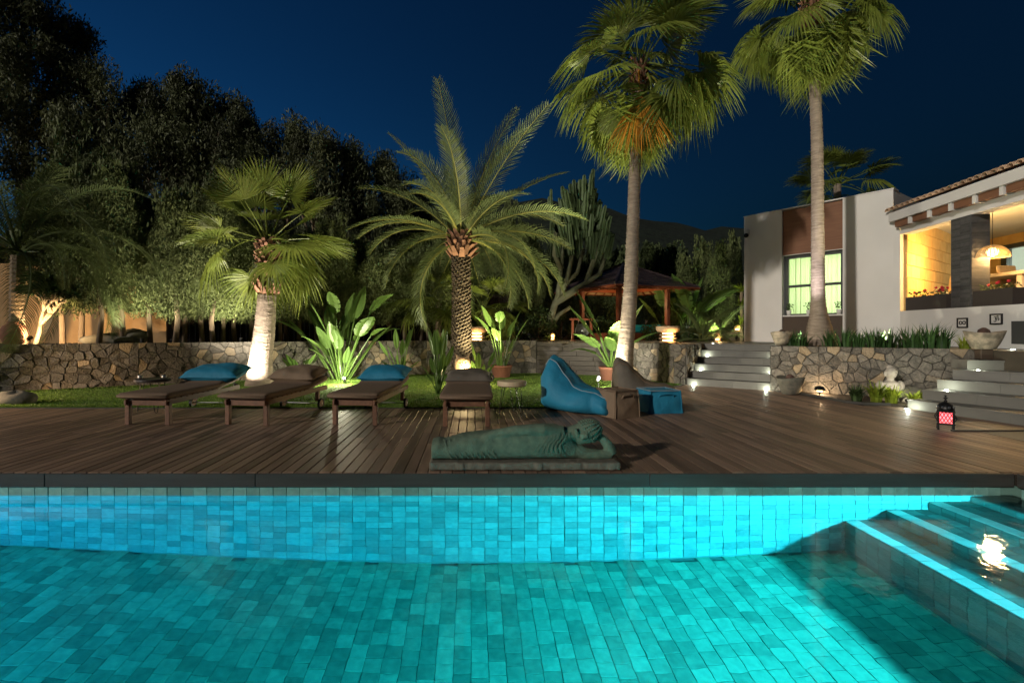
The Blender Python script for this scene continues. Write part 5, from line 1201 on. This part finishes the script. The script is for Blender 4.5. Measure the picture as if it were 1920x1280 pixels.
for i, (u, Y, k, sc) in enumerate(et):
    q = W(u, 640, Y); t = thing('tall_tree', EL[0] if i == 0 else f'tall dark hanging leaved tree beyond the hedge, {ORD[i]} from the left in the tree line', 'tree', (q.x, Y, .99), rc.uniform(0, 6), 'tall trees beyond the hedge', sc); obj('crown', EU[k][0], t); b = MB(); rg = random.Random(i)
    hh = (11.5, 9.5, 8)[k]; b.tube([(0, 0, -.1), (.1, .1, hh*.4), (-.1, 0, hh*.85)], [.22, .16, .04], 8)
    for c, s, d in EU[k][1][::4]: b.tube([(0, 0, c.z*.6), (c.x*.5, c.y*.5, c.z*.85), tuple(c)], [.07, .045, .015], 5, False)
    b.build('trunk', M['wood'], t, True)
# far dark trees behind the date palm
for u, Y, k, sc, lb in ((835, 30, 2, .62, 'dark rounded tree far behind the date palm'), (960, 34, 2, .5, 'low dark tree far behind the candelabra cactus')):
    q = W(u, 640, Y); t = thing('tall_tree', lb, 'tree', (q.x, Y, .99), 1, None, sc); obj('crown', EU[k][0], t); cyp_trunk(5, .2, rc).build('trunk', M['wood'], t)
for i, (u, Y) in enumerate(((845, 19), (880, 19.5), (915, 19), (950, 19.6), (982, 19))):
    q = W(u, 640, Y); t = thing('cypress_tree', f'dark hedge cypress behind the low fan palms, {ORD[i]} from the left', 'tree', (q.x, Y, .99), rc.uniform(0, 6), 'hedge behind the low fan palms', .95); obj('crown', CY[i % 4], t); cyp_trunk(1.6, .08, rc).build('trunk', M['wood'], t)
# ---------------------------------------------------------------- candelabra euphorbia
t = thing('candelabra_cactus', 'big branching candelabra cactus tree left of the pavilion', 'cactus', (W(1033, 600, 17.5).x, 17.5, .99)); rg = random.Random(12)
wd = MB(); gr = MB()
def ribbed(p0, d, L_, r):
    pts = [p0+d*(L_*k/5)+Vector((0, 0, .12*L_*(k/5)**2)) for k in range(6)]; n = 10; o = len(gr.v); vs = []
    for i, p in enumerate(pts):
        for k in range(n):
            a = 2*PI*k/n; rr = r*(1 if k % 2 else .55)*(1-.25*(i/5)**3)*(1+.12*math.sin(i*2.5+k)); vs.append(p+Vector((math.cos(a)*rr, math.sin(a)*rr, 0)))
    vs.append(pts[-1]+Vector((0, 0, r*.6))); gr.tint = rg.random()
    gr.add(vs, [(i*n+k, i*n+(k+1) % n, (i+1)*n+(k+1) % n, (i+1)*n+k) for i in range(5) for k in range(n)]+[(5*n+k, 5*n+(k+1) % n, 6*n) for k in range(n)])
limbs = [[(0, 0, -.1), (-.05, 0, .7), (.15, 0, 1.4), (.55, 0, 2.1), (.75, .1, 2.9), (.9, .1, 3.6)], [(.15, 0, 1.4), (.7, -.1, 1.75), (1.25, -.1, 2.1), (1.55, 0, 2.9), (1.75, 0, 3.5)], [(.0, 0, .9), (.25, -.1, 1.7), (.35, -.1, 2.6), (.45, 0, 3.6)],
         [(.55, 0, 2.1), (1.0, .2, 2.5), (1.25, .2, 3.4)], [(.35, -.1, 2.6), (.1, -.2, 3.1), (.15, -.2, 3.9)], [(.0, 0, .5), (.3, .2, .95), (.75, .2, 1.25)], [(1.25, -.1, 2.1), (1.75, -.1, 2.4), (1.95, 0, 3.1)]]
for i, l in enumerate(limbs): wd.tube([Vector(p) for p in l], [lerp(.15 if i < 2 else .10, .07, k/(len(l)-1)) for k in range(len(l))], 8, True, .12, rg)
for k in range(120):
    a, b_ = rg.uniform(-1, 1), rg.random(); p = Vector((1.1+a*1.0*(1-.35*b_), rg.uniform(-.6, .6), 2.9+2.3*b_*(1-.45*a*a))); d = Vector((a*.35, rg.uniform(-.25, .25), 1)).normalized(); ribbed(p, d, rg.uniform(.5, 1.0), rg.uniform(.07, .105))
for k in range(9): p = Vector((.02+rg.uniform(-.06, .06), rg.uniform(-.2, .2), 3.2+.22*k)); ribbed(p, Vector((0, 0, 1)), .5, .06)
wd.build('trunk', M['euphw'], t, True); gr.build('crown', M['euph'], t)
# ---------------------------------------------------------------- paddle leaved plants
def paddle_mesh(rg, pet, bl, bw, bend=.5, split=0, tintv=.4, sm=.014):
    b = MB(); b.tint = tintv; K = 7; pts = [Vector((pet*.10*(k/K)**2*bend, 0, pet*k/K)) for k in range(K+1)]; b.tube(pts, [lerp(sm*1.8, sm*.7, k/K) for k in range(K+1)], 6, False)
    T = (pts[-1]-pts[-2]).normalized(); p = pts[-1]; n = 14; rows = []
    for i in range(n+1):
        t_ = i/n; ang = bend*t_*1.2; D = Vector((T.x*math.cos(ang)+math.sin(ang), 0, T.z*math.cos(ang)-math.sin(ang)*T.x)).normalized()
        if i: p = p+D*(bl/n)
        w_ = bw*.5*max(0, math.sin(PI*min(1, (t_*.93+.06))**.8))**.75; U = Vector((-D.z, 0, D.x)); rows.append((p.copy(), w_, U, D))
    for sd_ in (-1, 1):
        i = 0
        while i < n:
            j = n if not split else min(n, i+rg.choice((2, 3, 4))); sag = 0 if not split else rg.uniform(-.1, .05); vs = []; b.tint = min(.7, tintv+rg.uniform(-.08, .12))
            for k in range(i, j+1):
                c, w_, U, D = rows[k]; sh = (.04*(k == i)-.04*(k == j)) if split else 0
                vs += [c+D*sh*bl*.2, c+Vector((0, sd_*w_*.55, 0))-U*w_*(.22), c+Vector((0, sd_*w_, 0))-U*w_*(.14-sag)+D*sh*bl*.6]
            b.add(vs, [(3*k, 3*k+1, 3*k+4, 3*k+3) for k in range(j-i)]+[(3*k+1, 3*k+2, 3*k+5, 3*k+4) for k in range(j-i)]); i = j
    return b
rs_ = random.Random(14)
PADL = [paddle_mesh(rs_, pt_, bl, bw, bn_, sp_, tv_).mesh('paddle_leaf', M['paddle']) for pt_, bl, bw, bn_, sp_, tv_ in ((1.3, .72, .30, .3, 0, .35), (1.1, .78, .34, .7, 1, .5), (.8, .62, .26, .5, 0, .25), (1.5, .66, .28, .9, 1, .6), (.5, .50, .20, .2, 0, .4))]
BAN = [paddle_mesh(rs_, pt_, bl, bw, bn_, 1, tv_, .02).mesh('banana_leaf', M['paddle']) for pt_, bl, bw, bn_, tv_ in ((1.0, 1.0, .44, .35, .66), (.8, 1.05, .46, .7, .60), (.6, .9, .40, 1.0, .5))]
STR = [paddle_mesh(rs_, pt_, bl, bw, bn_, 0, .45, .012).mesh('paddle_leaf', M['paddle']) for pt_, bl, bw, bn_ in ((.62, .46, .15, .2), (.45, .42, .14, .4), (.75, .48, .13, .15), (.3, .34, .11, .3))]
def paddle_plant(loc, meshes, n, l0, l1, label, rg, scl=1.0, spread=.12, name='strelitzia', z0=0, cat='plant', sq=None):
    t = thing(name, label, cat, loc); az = rg.uniform(0, 6)
    for k in range(n):
        az += 2.39996+rg.uniform(-.3, .3); ln = rg.uniform(l0, l1); q = rg.random()
        a = az if sq is None else (rg.choice((0, PI))+rg.uniform(-sq, sq))
        obj('leaf', rg.choice(meshes), t, (math.cos(a)*spread*q, math.sin(a)*spread*q, z0), (rg.uniform(-.2, .2), ln, a), scl*rg.uniform(.7, 1.1))
    return t
q = G(650, 708); paddle_plant((-3.62, 13.3, .0), PADL, 34, .04, .62, 'big bright bird of paradise plant lit by the garden spotlight', random.Random(4), 1.24, .25)
q = G(824, 742); t = paddle_plant((-.72, 10.3, 0), STR, 12, .03, .55, 'small bird of paradise on the lawn left of the owl lantern', random.Random(9), .98, .06)
for k in range(7): obj('leaf', STR[2], t, (0, 0, 0), (0, .04+.02*k, k*.9), 1.15)
t = paddle_plant((.18, 11.2, 0), STR, 11, .05, .6, 'small bird of paradise on the lawn right of the owl lantern', random.Random(19), 1.05, .08)
paddle_plant((-4.75, 13.2, 0), STR, 12, .1, .8, 'dark leafy plant between the fan palm trunk and the bird of paradise', random.Random(29), 1.2, .1); paddle_plant((-2.1, 13.9, 0), STR, 14, .1, .8, 'dark leafy plant against the stone wall behind the blue pillow', random.Random(39), 1.2, .1)
def pot(loc, r, h, label, meshes, n, l0, l1, scl, seed, name, lip=True):
    t = paddle_plant(loc, meshes, n, l0, l1, label, random.Random(seed), scl, r*.4, name, h*.85, 'potted plant'); b = MB(); b.lathe([(r*.74, 0), (r*.80, .02), (r, h*.85), (r*1.05, h*.86), (r*1.05, h), (r*.95, h), (r*.92, h*.88), (.01, h*.86)], 26); b.build('pot', M['terra'], t, True); return t
pot((.86, 14.0, 0), .30, .36, 'dark leaved bird of paradise in a round terracotta pot by the stone wall', PADL, 11, .04, .42, .95, 6, 'potted_strelitzia')
t = pot((3.78, 13.1, 0), .30, .38, 'bright green banana plant in a terracotta pot beside the tall palm', BAN, 3, .05, .3, .95, 7, 'potted_banana')
for a, ln, k, s in ((PI, .42, 0, 1.0), (PI-.5, .25, 0, 1.15), (PI+.6, .62, 1, .95), (-.6, .3, 0, .95), (-.2, .55, 1, .9), (2.4, .7, 2, .95), (-1.6, .3, 1, .9)): obj('leaf', BAN[k], t, (0, 0, .3), (0, ln, a), s*1.05)
paddle_plant((W(1252, 640, 18.5).x, 18.5, .99), BAN, 8, .1, .7, 'banana plant with torn leaves behind the pavilion post', random.Random(41), 1.2, .1, 'banana_plant')
paddle_plant((W(1290, 640, 17.5).x, 17.5, .99), BAN, 7, .03, .35, 'tall ragged banana plant rising right of the pavilion', random.Random(43), 1.75, .1, 'banana_plant'); 
CYC = [pinnate_mesh('cycad_frond', M['darkleaf'], rq, 1.5, bd_, 34, .30, .2, .022) for bd_ in (.9, 1.5)]
for u, Y, n, lb, sc in ((1316, 15.6, 18, 'spreading cycad with arching fronds at the top of the left stairs', .9), (1345, 17.5, 14, 'dark arching palm shrub right of the banana plants', 1.25)):
    t = thing('cycad', lb, 'plant', (W(u, 640, Y).x, Y, .99)); crown_of(t, CYC, (0, 0, .15), [(n//3, 45, 80, (0,)), (n//3, 20, 45, (0, 1)), (n//3, 0, 20, (1,))], random.Random(int(u)), 'frond', sc)
t = thing('yucca', 'spiky yucca glowing green against the house corner', 'plant', (W(1390, 640, 17.2).x, 17.2, .99)); b = MB(); rg = random.Random(3)
for hz in (.55, 1.25, 1.75):
    for k in range(46):
        a = rg.uniform(0, 6.28); e_ = rg.uniform(-.3, 1.3); d = Vector((math.cos(a)*math.cos(e_), math.sin(a)*math.cos(e_), math.sin(e_))); s_ = d.cross(Vector((0, 0, 1))).normalized()*.018; p = Vector((0, 0, hz)); b.tint = rg.random(); l = rg.uniform(.35, .55)
        b.add([p-s_, p+s_, p+d*l*.6+s_, p+d*l*.6-s_, p+d*l-Vector((0, 0, .06))], [(0, 1, 2, 3), (3, 2, 4)])
b.build('leaves', M['fern'], t); b = MB(); b.tube([(0, 0, 0), (0, 0, 1.8)], .05, 7); b.build('trunk', M['wood'], t)
# ---------------------------------------------------------------- strap leaved clumps, ferns, shrubs
def tuft(loc, n, h, w_, m, label, seed, name='agapanthus', group=None, cat='plant', sp=.14, out=.75):
    t = thing(name, label, cat, loc, 0, group); b = MB(); rg = random.Random(seed)
    for k in range(n):
        a = rg.uniform(0, 6.28); l = h*rg.uniform(.6, 1.1); o_ = rg.uniform(.1, out); p = Vector((math.cos(a)*sp*rg.random(), math.sin(a)*sp*rg.random(), 0)); d = Vector((math.cos(a), math.sin(a), 0)); s_ = Vector((-math.sin(a), math.cos(a), 0))*w_; b.tint = rg.random(); vs = []
        for i in range(5):
            q = i/4; vs += [p+d*l*o_*q*q*.9+Vector((0, 0, l*(q-.35*o_*q*q)))+s_*(1-q**2)*sg for sg in (-1, 1)]
        b.add(vs, [(2*i, 2*i+1, 2*i+3, 2*i+2) for i in range(4)])
    b.build('leaves', m, t); return t
rt = random.Random(33)
PL_A, PL_B = Vector((6.95, 11.05)), Vector((9.35, 9.15))
tl = [(.10, .25, .9), (.17, .3, .8), (.421, .25, 1.0), (.50, .30, .9), (.58, .22, 1.0), (.66, .35, .9), (.79, .35, 1.05), (.86, .25, 1.25), (.92, .35, 1.05), (.33, .55, .9), (.621, .7, .9), (.76, .7, 1.0)]
for i, (s, o_, sc) in enumerate(tl):
    p = PL_A.lerp(PL_B, s)+Vector((.61, .79))*o_; tuft((p.x, p.y, .99), 42, .50*sc, .019, M['strap'], f'dark green strap leaved clump on the planter wall top, {ORD[sorted(x[0] for x in tl).index(s)]} from the left', 100+i, 'strap_plant', 'strap leaved clumps in the planter', sp=.16)
p = PL_A.lerp(PL_B, 1.02)+Vector((.61, .79))*.15; tuft((p.x, p.y, .99), 60, .34, .010, M['fern'], 'pale spiky clump at the right end of the planter, beside the stone bowl', 140, 'strap_plant', None, sp=.1)
for (x, y, h, m, lb) in ((7.62, 9.05, .34, 'fern', 'bright green fern left of the pale bust'), (7.32, 9.15, .30, 'bush', 'darker green fern at the left end of the planting bed'), (7.80, 8.92, .30, 'fern', 'lit fern just in front of the pale bust'), (8.02, 8.62, .16, 'fern', 'low yellow green plant right of the pale bust'), (8.12, 8.78, .22, 'fern', 'yellow green leafy plant close to the right stairs')):
    tuft((x, y, .02), 70, h*1.25, .022, M[m], lb, int(x*100), 'fern', None, sp=.10, out=1.0)
def shrub(loc, r, n, label, seed, m='bush', size=.10, group=None, h=1.0):
    t = thing('shrub', label, 'shrub', loc, 0, group); b = MB(); rg = random.Random(seed); cl = [(Vector((rg.gauss(0, .45)*r, rg.gauss(0, .45)*r, abs(rg.gauss(.5, .3))*r*h)), rg.uniform(.2, .5)*r, rg.random()) for _ in range(10)]
    def fn(g):
        c, s, d = g.choice(cl); v = Vector((g.gauss(0, 1), g.gauss(0, 1), g.gauss(0, 1))).normalized()*s*g.random()**.35; return c+v, min(1, max(0, d+g.uniform(-.3, .3)))
    leaf_cloud(b, n, fn, size, rg, 0, .5); b.build('foliage', M[m], t); b = MB(); [b.tube([(0, 0, 0), tuple(c*.6), tuple(c)], [.02, .012, .006], 4, False) for c, s, d in cl]; b.build('stems', M['wood'], t)
for i, (u, v, Y, r, n, lb) in enumerate(((1008, 630, 17.2, .85, 1500, 'dense dark shrub at the foot of the candelabra cactus'), (1052, 632, 18.0, .7, 1100, 'dark shrub between the candelabra cactus and the gong'), (970, 632, 17, .6, 900, 'low dark shrub left of the candelabra cactus'), (1215, 634, 16.4, .5, 700, 'small purple dark shrub under the pavilion floor'), (1140, 630, 20.5, .9, 1200, 'broad shrub seen through the pavilion posts'), (1290, 634, 16.2, .45, 700, 'low shrub behind the round bowl lantern'))):
    q = W(u, v, Y); shrub((q.x, Y, .99), r, n, lb, 300+i)
gv = MB(); rg = random.Random(8)
for k in range(3500):
    x = rg.uniform(2.2, 6.3); y = rg.uniform(14.3, 17.5); s = rg.uniform(.02, .05); gv.tint = rg.random(); gv.add([(x-s, y-s*.5, .99), (x+s, y-s, .995), (x+s*.4, y+s, .99), (x, y, .995+s)], [(0, 1, 3), (1, 2, 3), (2, 0, 3)])
tag(gv.build('gravel', M['gravel']), kind='stuff')
lit = MB()
for k in range(5000):
    u = rg.random(); x = rg.uniform(-13, 8.9); y = rg.uniform(9, 16) if x < 6 else rg.uniform(9.4, 12); s = rg.uniform(.02, .06); lit.tint = rg.random(); a = rg.uniform(0, 6.28)
    w_i = [(p, q_) for p, q_ in zip(WALL, WALL[1:]) if p[0] <= x <= q_[0]]
    if w_i:
        p, q_ = w_i[0]; yw = lerp(p[1], q_[1], (x-p[0])/(q_[0]-p[0]))
        if y < yw+.35: continue
    elif not (7.6 < x < 8.9 and y > 11.35-(x-7)*.85): continue
    lit.add([(x-math.cos(a)*s, y-math.sin(a)*s, 1.0), (x+math.sin(a)*s*.4, y-math.cos(a)*s*.4, 1.004+s*.2), (x+math.cos(a)*s, y+math.sin(a)*s, 1.002), (x-math.sin(a)*s*.4, y+math.cos(a)*s*.4, 1.006+s*.3)], [(0, 1, 2, 3)])
tag(lit.build('leaf_litter', M['gravel']), kind='stuff')
bed = MB(); bed.prism([(6.9, 10.75), (7.0, 10.4), (7.07, 9.5), (7.05, 9.05), (7.2, 8.8), (7.6, 8.72), (7.75, 8.6), (9.2, 9.0), (9.2, 9.1), (7.0, 10.85)], -.12, .02); tag(bed.build('planting_bed', M['earth']), kind='structure')
kb = MB(); pts = [(6.9, 10.72, .02), (7.0, 10.4, .02), (7.06, 9.5, .02), (7.05, 9.05, .02), (7.18, 8.82, .02), (7.6, 8.72, .02)]; kb.tube(pts, .03, 8); tag(kb.build('bed_kerb', M['fascia']), kind='structure')
# rocks
def rock(loc, r, label, seed, m='stonebase'):
    b = MB(); rg = random.Random(seed); n, k_ = 9, 14; ph = [rg.uniform(0, 6) for _ in range(6)]; vs = []
    for i in range(n+1):
        th = PI*i/n
        for k in range(k_):
            a = 2*PI*k/k_; q = 1+.16*math.sin(2*a+ph[0]+th)+.12*math.sin(3*a+ph[1])*math.sin(3*th+ph[2])+rg.uniform(-.03, .03); vs.append((r[0]*q*math.sin(th)*math.cos(a), r[1]*q*math.sin(th)*math.sin(a), r[2]*(.55+q*math.cos(th)*.8)))
    b.add(vs, [((i+1)*k_+k, (i+1)*k_+(k+1) % k_, i*k_+(k+1) % k_, i*k_+k) for i in range(n) for k in range(k_)]); o = b.build('rock', M[m], None, True, loc); tag(o, label, 'rock', 'garden rocks')
rock((-8.5, 8.95, 0), (.36, .22, .17), 'brown boulder on the left edge of the lawn beside the deck', 1); rock((W(200, 640, 12.8).x, 12.9, .98), (.6, .35, .22), 'long rounded boulder among the cypress trunks, the left of two', 2); rock((W(240, 640, 13).x, 13.2, .98), (.42, .35, .30), 'tall rounded boulder among the cypress trunks, the right of two', 3)
rock((8.45, 9.3, 0), (.28, .2, .2), 'round boulder in the bed beside the pale bust', 4); rock((8.15, 8.95, .0), (.12, .10, .08), 'small pale stone lit at the foot of the bust', 5, 'bust')
t = thing('oil_jar', 'big round earthen jar at the far left on top of the stone wall', 'jar', (W(10, 640, 11.3).x, 11.5, .99), 0); b = MB(); b.lathe([(.10, 0), (.19, .09), (.26, .25), (.26, .36), (.19, .49), (.11, .55), (.13, .59), (.10, .58)], 22); b.build('jar', M['terra'], t, True)
# ochre wall and dark fence behind the hedge
b = MB(); b.wall((-26, 11.6), (-9.3, 14.6), .9, 3.3, -.25); tag(b.build('garden_wall', M['ochre']), 'ochre rendered garden wall lit behind the frangipani at the left', 'wall')
t = thing('board_fence', 'dark timber board fence behind the trunks of the cypress hedge', 'fence'); p, q = Vector((-9.2, 14.7)), Vector((1.5, 18.2)); d = (q-p).normalized(); ang = math.atan2(d.y, d.x); L_ = (q-p).length
fm = mixmesh('board', M['fence'], lambda c: c.cbox((0, 0, .95), (.15, .03, 1.9), .005), 8); n = int(L_/.16)
for k in range(n): w_ = p+d*(.08+k*.16); obj('board', R.choice(fm), t, (w_.x, w_.y, .98), (0, 0, ang), (1, 1, rnd(.98, 1.02)))
# frangipani in front of the ochre wall
t = thing('frangipani_tree', 'bare branched frangipani tree lit in front of the ochre wall', 'tree', (W(66, 636, 12.0).x, 12.0, .99)); b = MB(); lf = MB(); rg = random.Random(6)
def grow(p, d, l, r, k):
    e_ = p+d*l; b.tube([p, p+d*l*.5+Vector((rg.uniform(-.05, .05), 0, .03)), e_], [r, r*.88, r*.78], 7)
    if k == 0:
        for i in range(12):
            a = rg.uniform(0, 6.28); v = Vector((math.cos(a), math.sin(a), rg.uniform(-.5, .6))).normalized(); s_ = v.cross(Vector((0, 0, 1))).normalized()*.04; lf.tint = rg.random(); lf.add([e_, e_+v*.14+s_, e_+v*.30-Vector((0, 0, .06)), e_+v*.14-s_], [(0, 1, 2, 3)])
        return
    for i in range(2 if k < 3 else 3): grow(e_, (d+Vector((rg.uniform(-.85, .85), rg.uniform(-.6, .6), rg.uniform(-.1, .5)))).normalized(), l*rg.uniform(.66, .86), r*.72, k-1)
grow(Vector((0, 0, 0)), Vector((.25, 0, 1)).normalized(), .55, .06, 5); b.build('trunk', M['pale'], t, True); lf.build('foliage', M['bush'], t)
# ---------------------------------------------------------------- pavilion
gz = thing('pavilion', 'open red timber pavilion with a dark pyramid roof behind the tall palm', 'pavilion', (W(1172, 640, 17.6).x, 17.8, .99), .38, None, .93); hs = 1.15
b = MB(); b.box((0, 0, .15), (2.7, 2.7, .3)); b.build('platform', M['redwood'], gz)
for sx in (-hs, hs):
    for sy in (-hs, hs): b = MB(); b.cbox((sx, sy, 1.2), (.15, .15, 1.8), .008); b.build('post', M['redwood'], gz)
for sx, sy, dx, dy in ((0, -hs, 2.5, .1), (0, hs, 2.5, .1), (-hs, 0, .1, 2.2), (hs, 0, .1, 2.2)): b = MB(); b.cbox((sx, sy, 2.06), (dx, dy, .14), .006); b.build('beam', M['redwood'], gz)
er, ez, ap = 1.95, 1.98, 3.05; e = [(-er, -er), (er, -er), (er, er), (-er, er)]
b = MB(); b.add([(x, y, ez-.03) for x, y in e]+[(0, 0, ap-.06)], [(0, 4, 1), (1, 4, 2), (2, 4, 3), (3, 4, 0)]); rf_ = b.build('roof', M['ceilwood'], gz)
for k in range(4):
    (x0, y0), (x1, y1) = e[k], e[(k+1) % 4]
    b = MB(); b.tube([(x0, y0, ez), (x1, y1, ez)], .045, 4); b.build('eave_board', M['redwood'], rf_); b = MB(); b.tube([(x0, y0, ez+.05), (0, 0, ap+.03)], .05, 6); b.build('hip_ridge', M['shingle'], rf_)
    b = MB(); rows = 11
    for j in range(rows):
        t0, t1 = j/rows, (j+1.12)/rows; m_ = max(2, int(18*(1-t0)))
        for i in range(m_):
            def pt(s, t_, dz): return Vector((lerp(lerp(x0, x1, s), 0, t_), lerp(lerp(y0, y1, s), 0, t_), lerp(ez+.03, ap, t_)+dz))
            b.tint = R.random(); t1 = min(t1, .99); a0, a1 = (i+.03)/m_, (i+.97)/m_; b.add([pt(a0, t0, .035), pt(a1, t0, .035), pt(a1, t1, .008), pt(a0, t1, .008), pt(a0, t0, .005), pt(a1, t0, .005)], [(0, 1, 2, 3), (4, 5, 1, 0)])
    tag(b.build('shingles', M['shingle'], rf_), kind='stuff')
    for i in range(1, 8):
        b = MB(); s = i/8; b.tube([(lerp(x0, x1, s), lerp(y0, y1, s), ez-.06), (lerp(x0, x1, .5+(s-.5)*.25), lerp(y0, y1, .5+(s-.5)*.25), ez-.06) if False else (lerp(lerp(x0, x1, s), 0, .45), lerp(lerp(y0, y1, s), 0, .45), lerp(ez-.06, ap-.09, .45))], .03, 4); b.build('rafter', M['redwood'], rf_)
gl_ = gz.location; lamp('POINT', 'pavilion_light', (gl_.x, gl_.y, .99+1.5), 22, (1, .62, .28), None, rad=.06, parent=gz)
pad_ = thing('daybed_cushion', 'turquoise cushion lying on the pavilion floor', 'cushion', (gl_.x+.55, gl_.y-.4, 1.292), .3); b = MB(); b.cbox((0, 0, .14), (1.2, .7, .28), .05); b.build('cushion', mat('turquoise_canvas', (.02, .42, .45), rough=.8, bump=.1), pad_)
# ---------------------------------------------------------------- garden lamps and added fill spotlights
K = 1.0
spot((-10.3, 8.75, 0), (-6.0, 9.6, -.3), 150, 165, 'assumed unseen garden spotlight at the far left end of the lawn beside the deck', (1, .66, .38), lens=False, h=.45)  # unseen lamp, assumed from the warm light on the left lawn and wall
spot((-8.35, 12.15, 1.0), (-8.9, 13.1, 5.2), 110, 130, 'added unseen spotlight brightening the hedge from below, left of the fan palm', (1, .9, .62), lens=False)  # hidden fill added for the dark hedge
spot((-6.35, 13.2, 1.0), (-6.9, 14.4, 5.2), 110, 130, 'added unseen spotlight brightening the hedge from below beside the fan palm', (1, .9, .62), lens=False)  # second hidden fill added for the hedge
spot((-5.40, 10.95, 0), (-5.12, 11.9, 2.2), 420, 135, 'garden spotlight at the base of the short fan palm trunk', (1, .88, .72))
spot((-3.28, 12.35, 0), (-3.5, 13.5, 1.2), 60, 170, 'bright garden spotlight in front of the big bird of paradise', (1, .94, .66), bulb=True)
spot((-.10, 11.72, 0), (-.3, 13.9, 3.0), 130, 48, 'small garden spotlight in front of the owl lantern', (1, .78, .42), h=.07)
lamp('POINT', 'plant_glow', (-3.28, 11.95, .34), 50, (1, .94, .66), None, rad=.03); lamp('POINT', 'palm_glow', (2.93, 11.06, .3), 75, (1, .92, .72), None, rad=.03)
lamp('POINT', 'owl_light', (-.20, 11.62, .34), 34, (1, .72, .34), None, rad=.05)
spot((2.95, 11.2, 0), (4.0, 11.9, 2.2), 200, 165, 'bright garden spotlight left of the tall palm trunk base', (1, .92, .72), h=.25, bulb=True)
spot((7.45, 10.95, 1.0), (8.42, 11.6, 4.6), 330, 62, 'garden spotlight in the planter at the base of the tallest palm', (.95, .86, .95))
spot((-10.45, 11.35, 1.06), (-11.2, 13.4, 2.0), 150, 120, 'black garden spotlight on the stone wall lighting the frangipani', (1, .66, .34))
spot((3.6, 12.0, 0), (3.95, 11.6, 7.5), 1300, 65, 'added unseen spotlight brightening the crown of the tall palm', (1, .92, .6), lens=False)  # extra fill added for this crown, no fixture seen
spot((8.9, 10.3, 1.0), (8.5, 11.7, 9), 1100, 55, 'added unseen spotlight brightening the crown of the tallest palm', (1, .92, .62), lens=False)  # same added fill for the planter palm's crown
spot((.55, 12.9, 0), (-.2, 13.8, 5), 360, 105, 'added unseen spotlight brightening the date palm crown', (1, .88, .52), lens=False)  # unseen fill added under the date palm fronds
spot((W(1335, 640, 17).x, 17.0, 1.0), (W(1345, 560, 18.5).x, 18.6, 2.8), 70, 110, 'assumed small spotlight lighting the cypresses left of the house', (.75, 1, .3), lens=False)  # fixture unseen, assumed from the green light on the cypresses
spot((W(1384, 640, 16.2).x, 16.3, 1.0), (W(1393, 560, 17).x, 17.0, 1.9), 25, 120, 'assumed small spotlight lighting the yucca at the house corner', (.95, 1, .6), lens=False)  # assumed lamp, not seen, for the glow on the yucca
lamp('POINT', 'fern_glow', (7.95, 8.78, .35), 3.2, (1, .95, .7), None, rad=.04)
spot((8.05, 8.85, .02), (8.06, 9.25, .45), 1.6, 150, 'white spotlight among the ferns below the pale bust', (1, .92, .85), h=.05)
t = thing('bed_lamp', 'dome shaped bed lamp throwing warm light on the planter wall', 'garden lamp', (7.28, 10.05, .02)); b = MB(); b.lathe([(.10, .10), (.10, .12), (.075, .17), (.02, .19)], 16); b.tube([(0, 0, 0), (0, 0, .16)], .012, 6); b.build('hood', M['metal'], t, True); b = MB(); b.lathe([(.05, .07), (.05, .10)], 12); b.build('bulb', M['warm'], t)
lamp('POINT', 'bed_light', (7.36, 10.12, .09), 7, (1, .68, .38), None, rad=.03, parent=t)
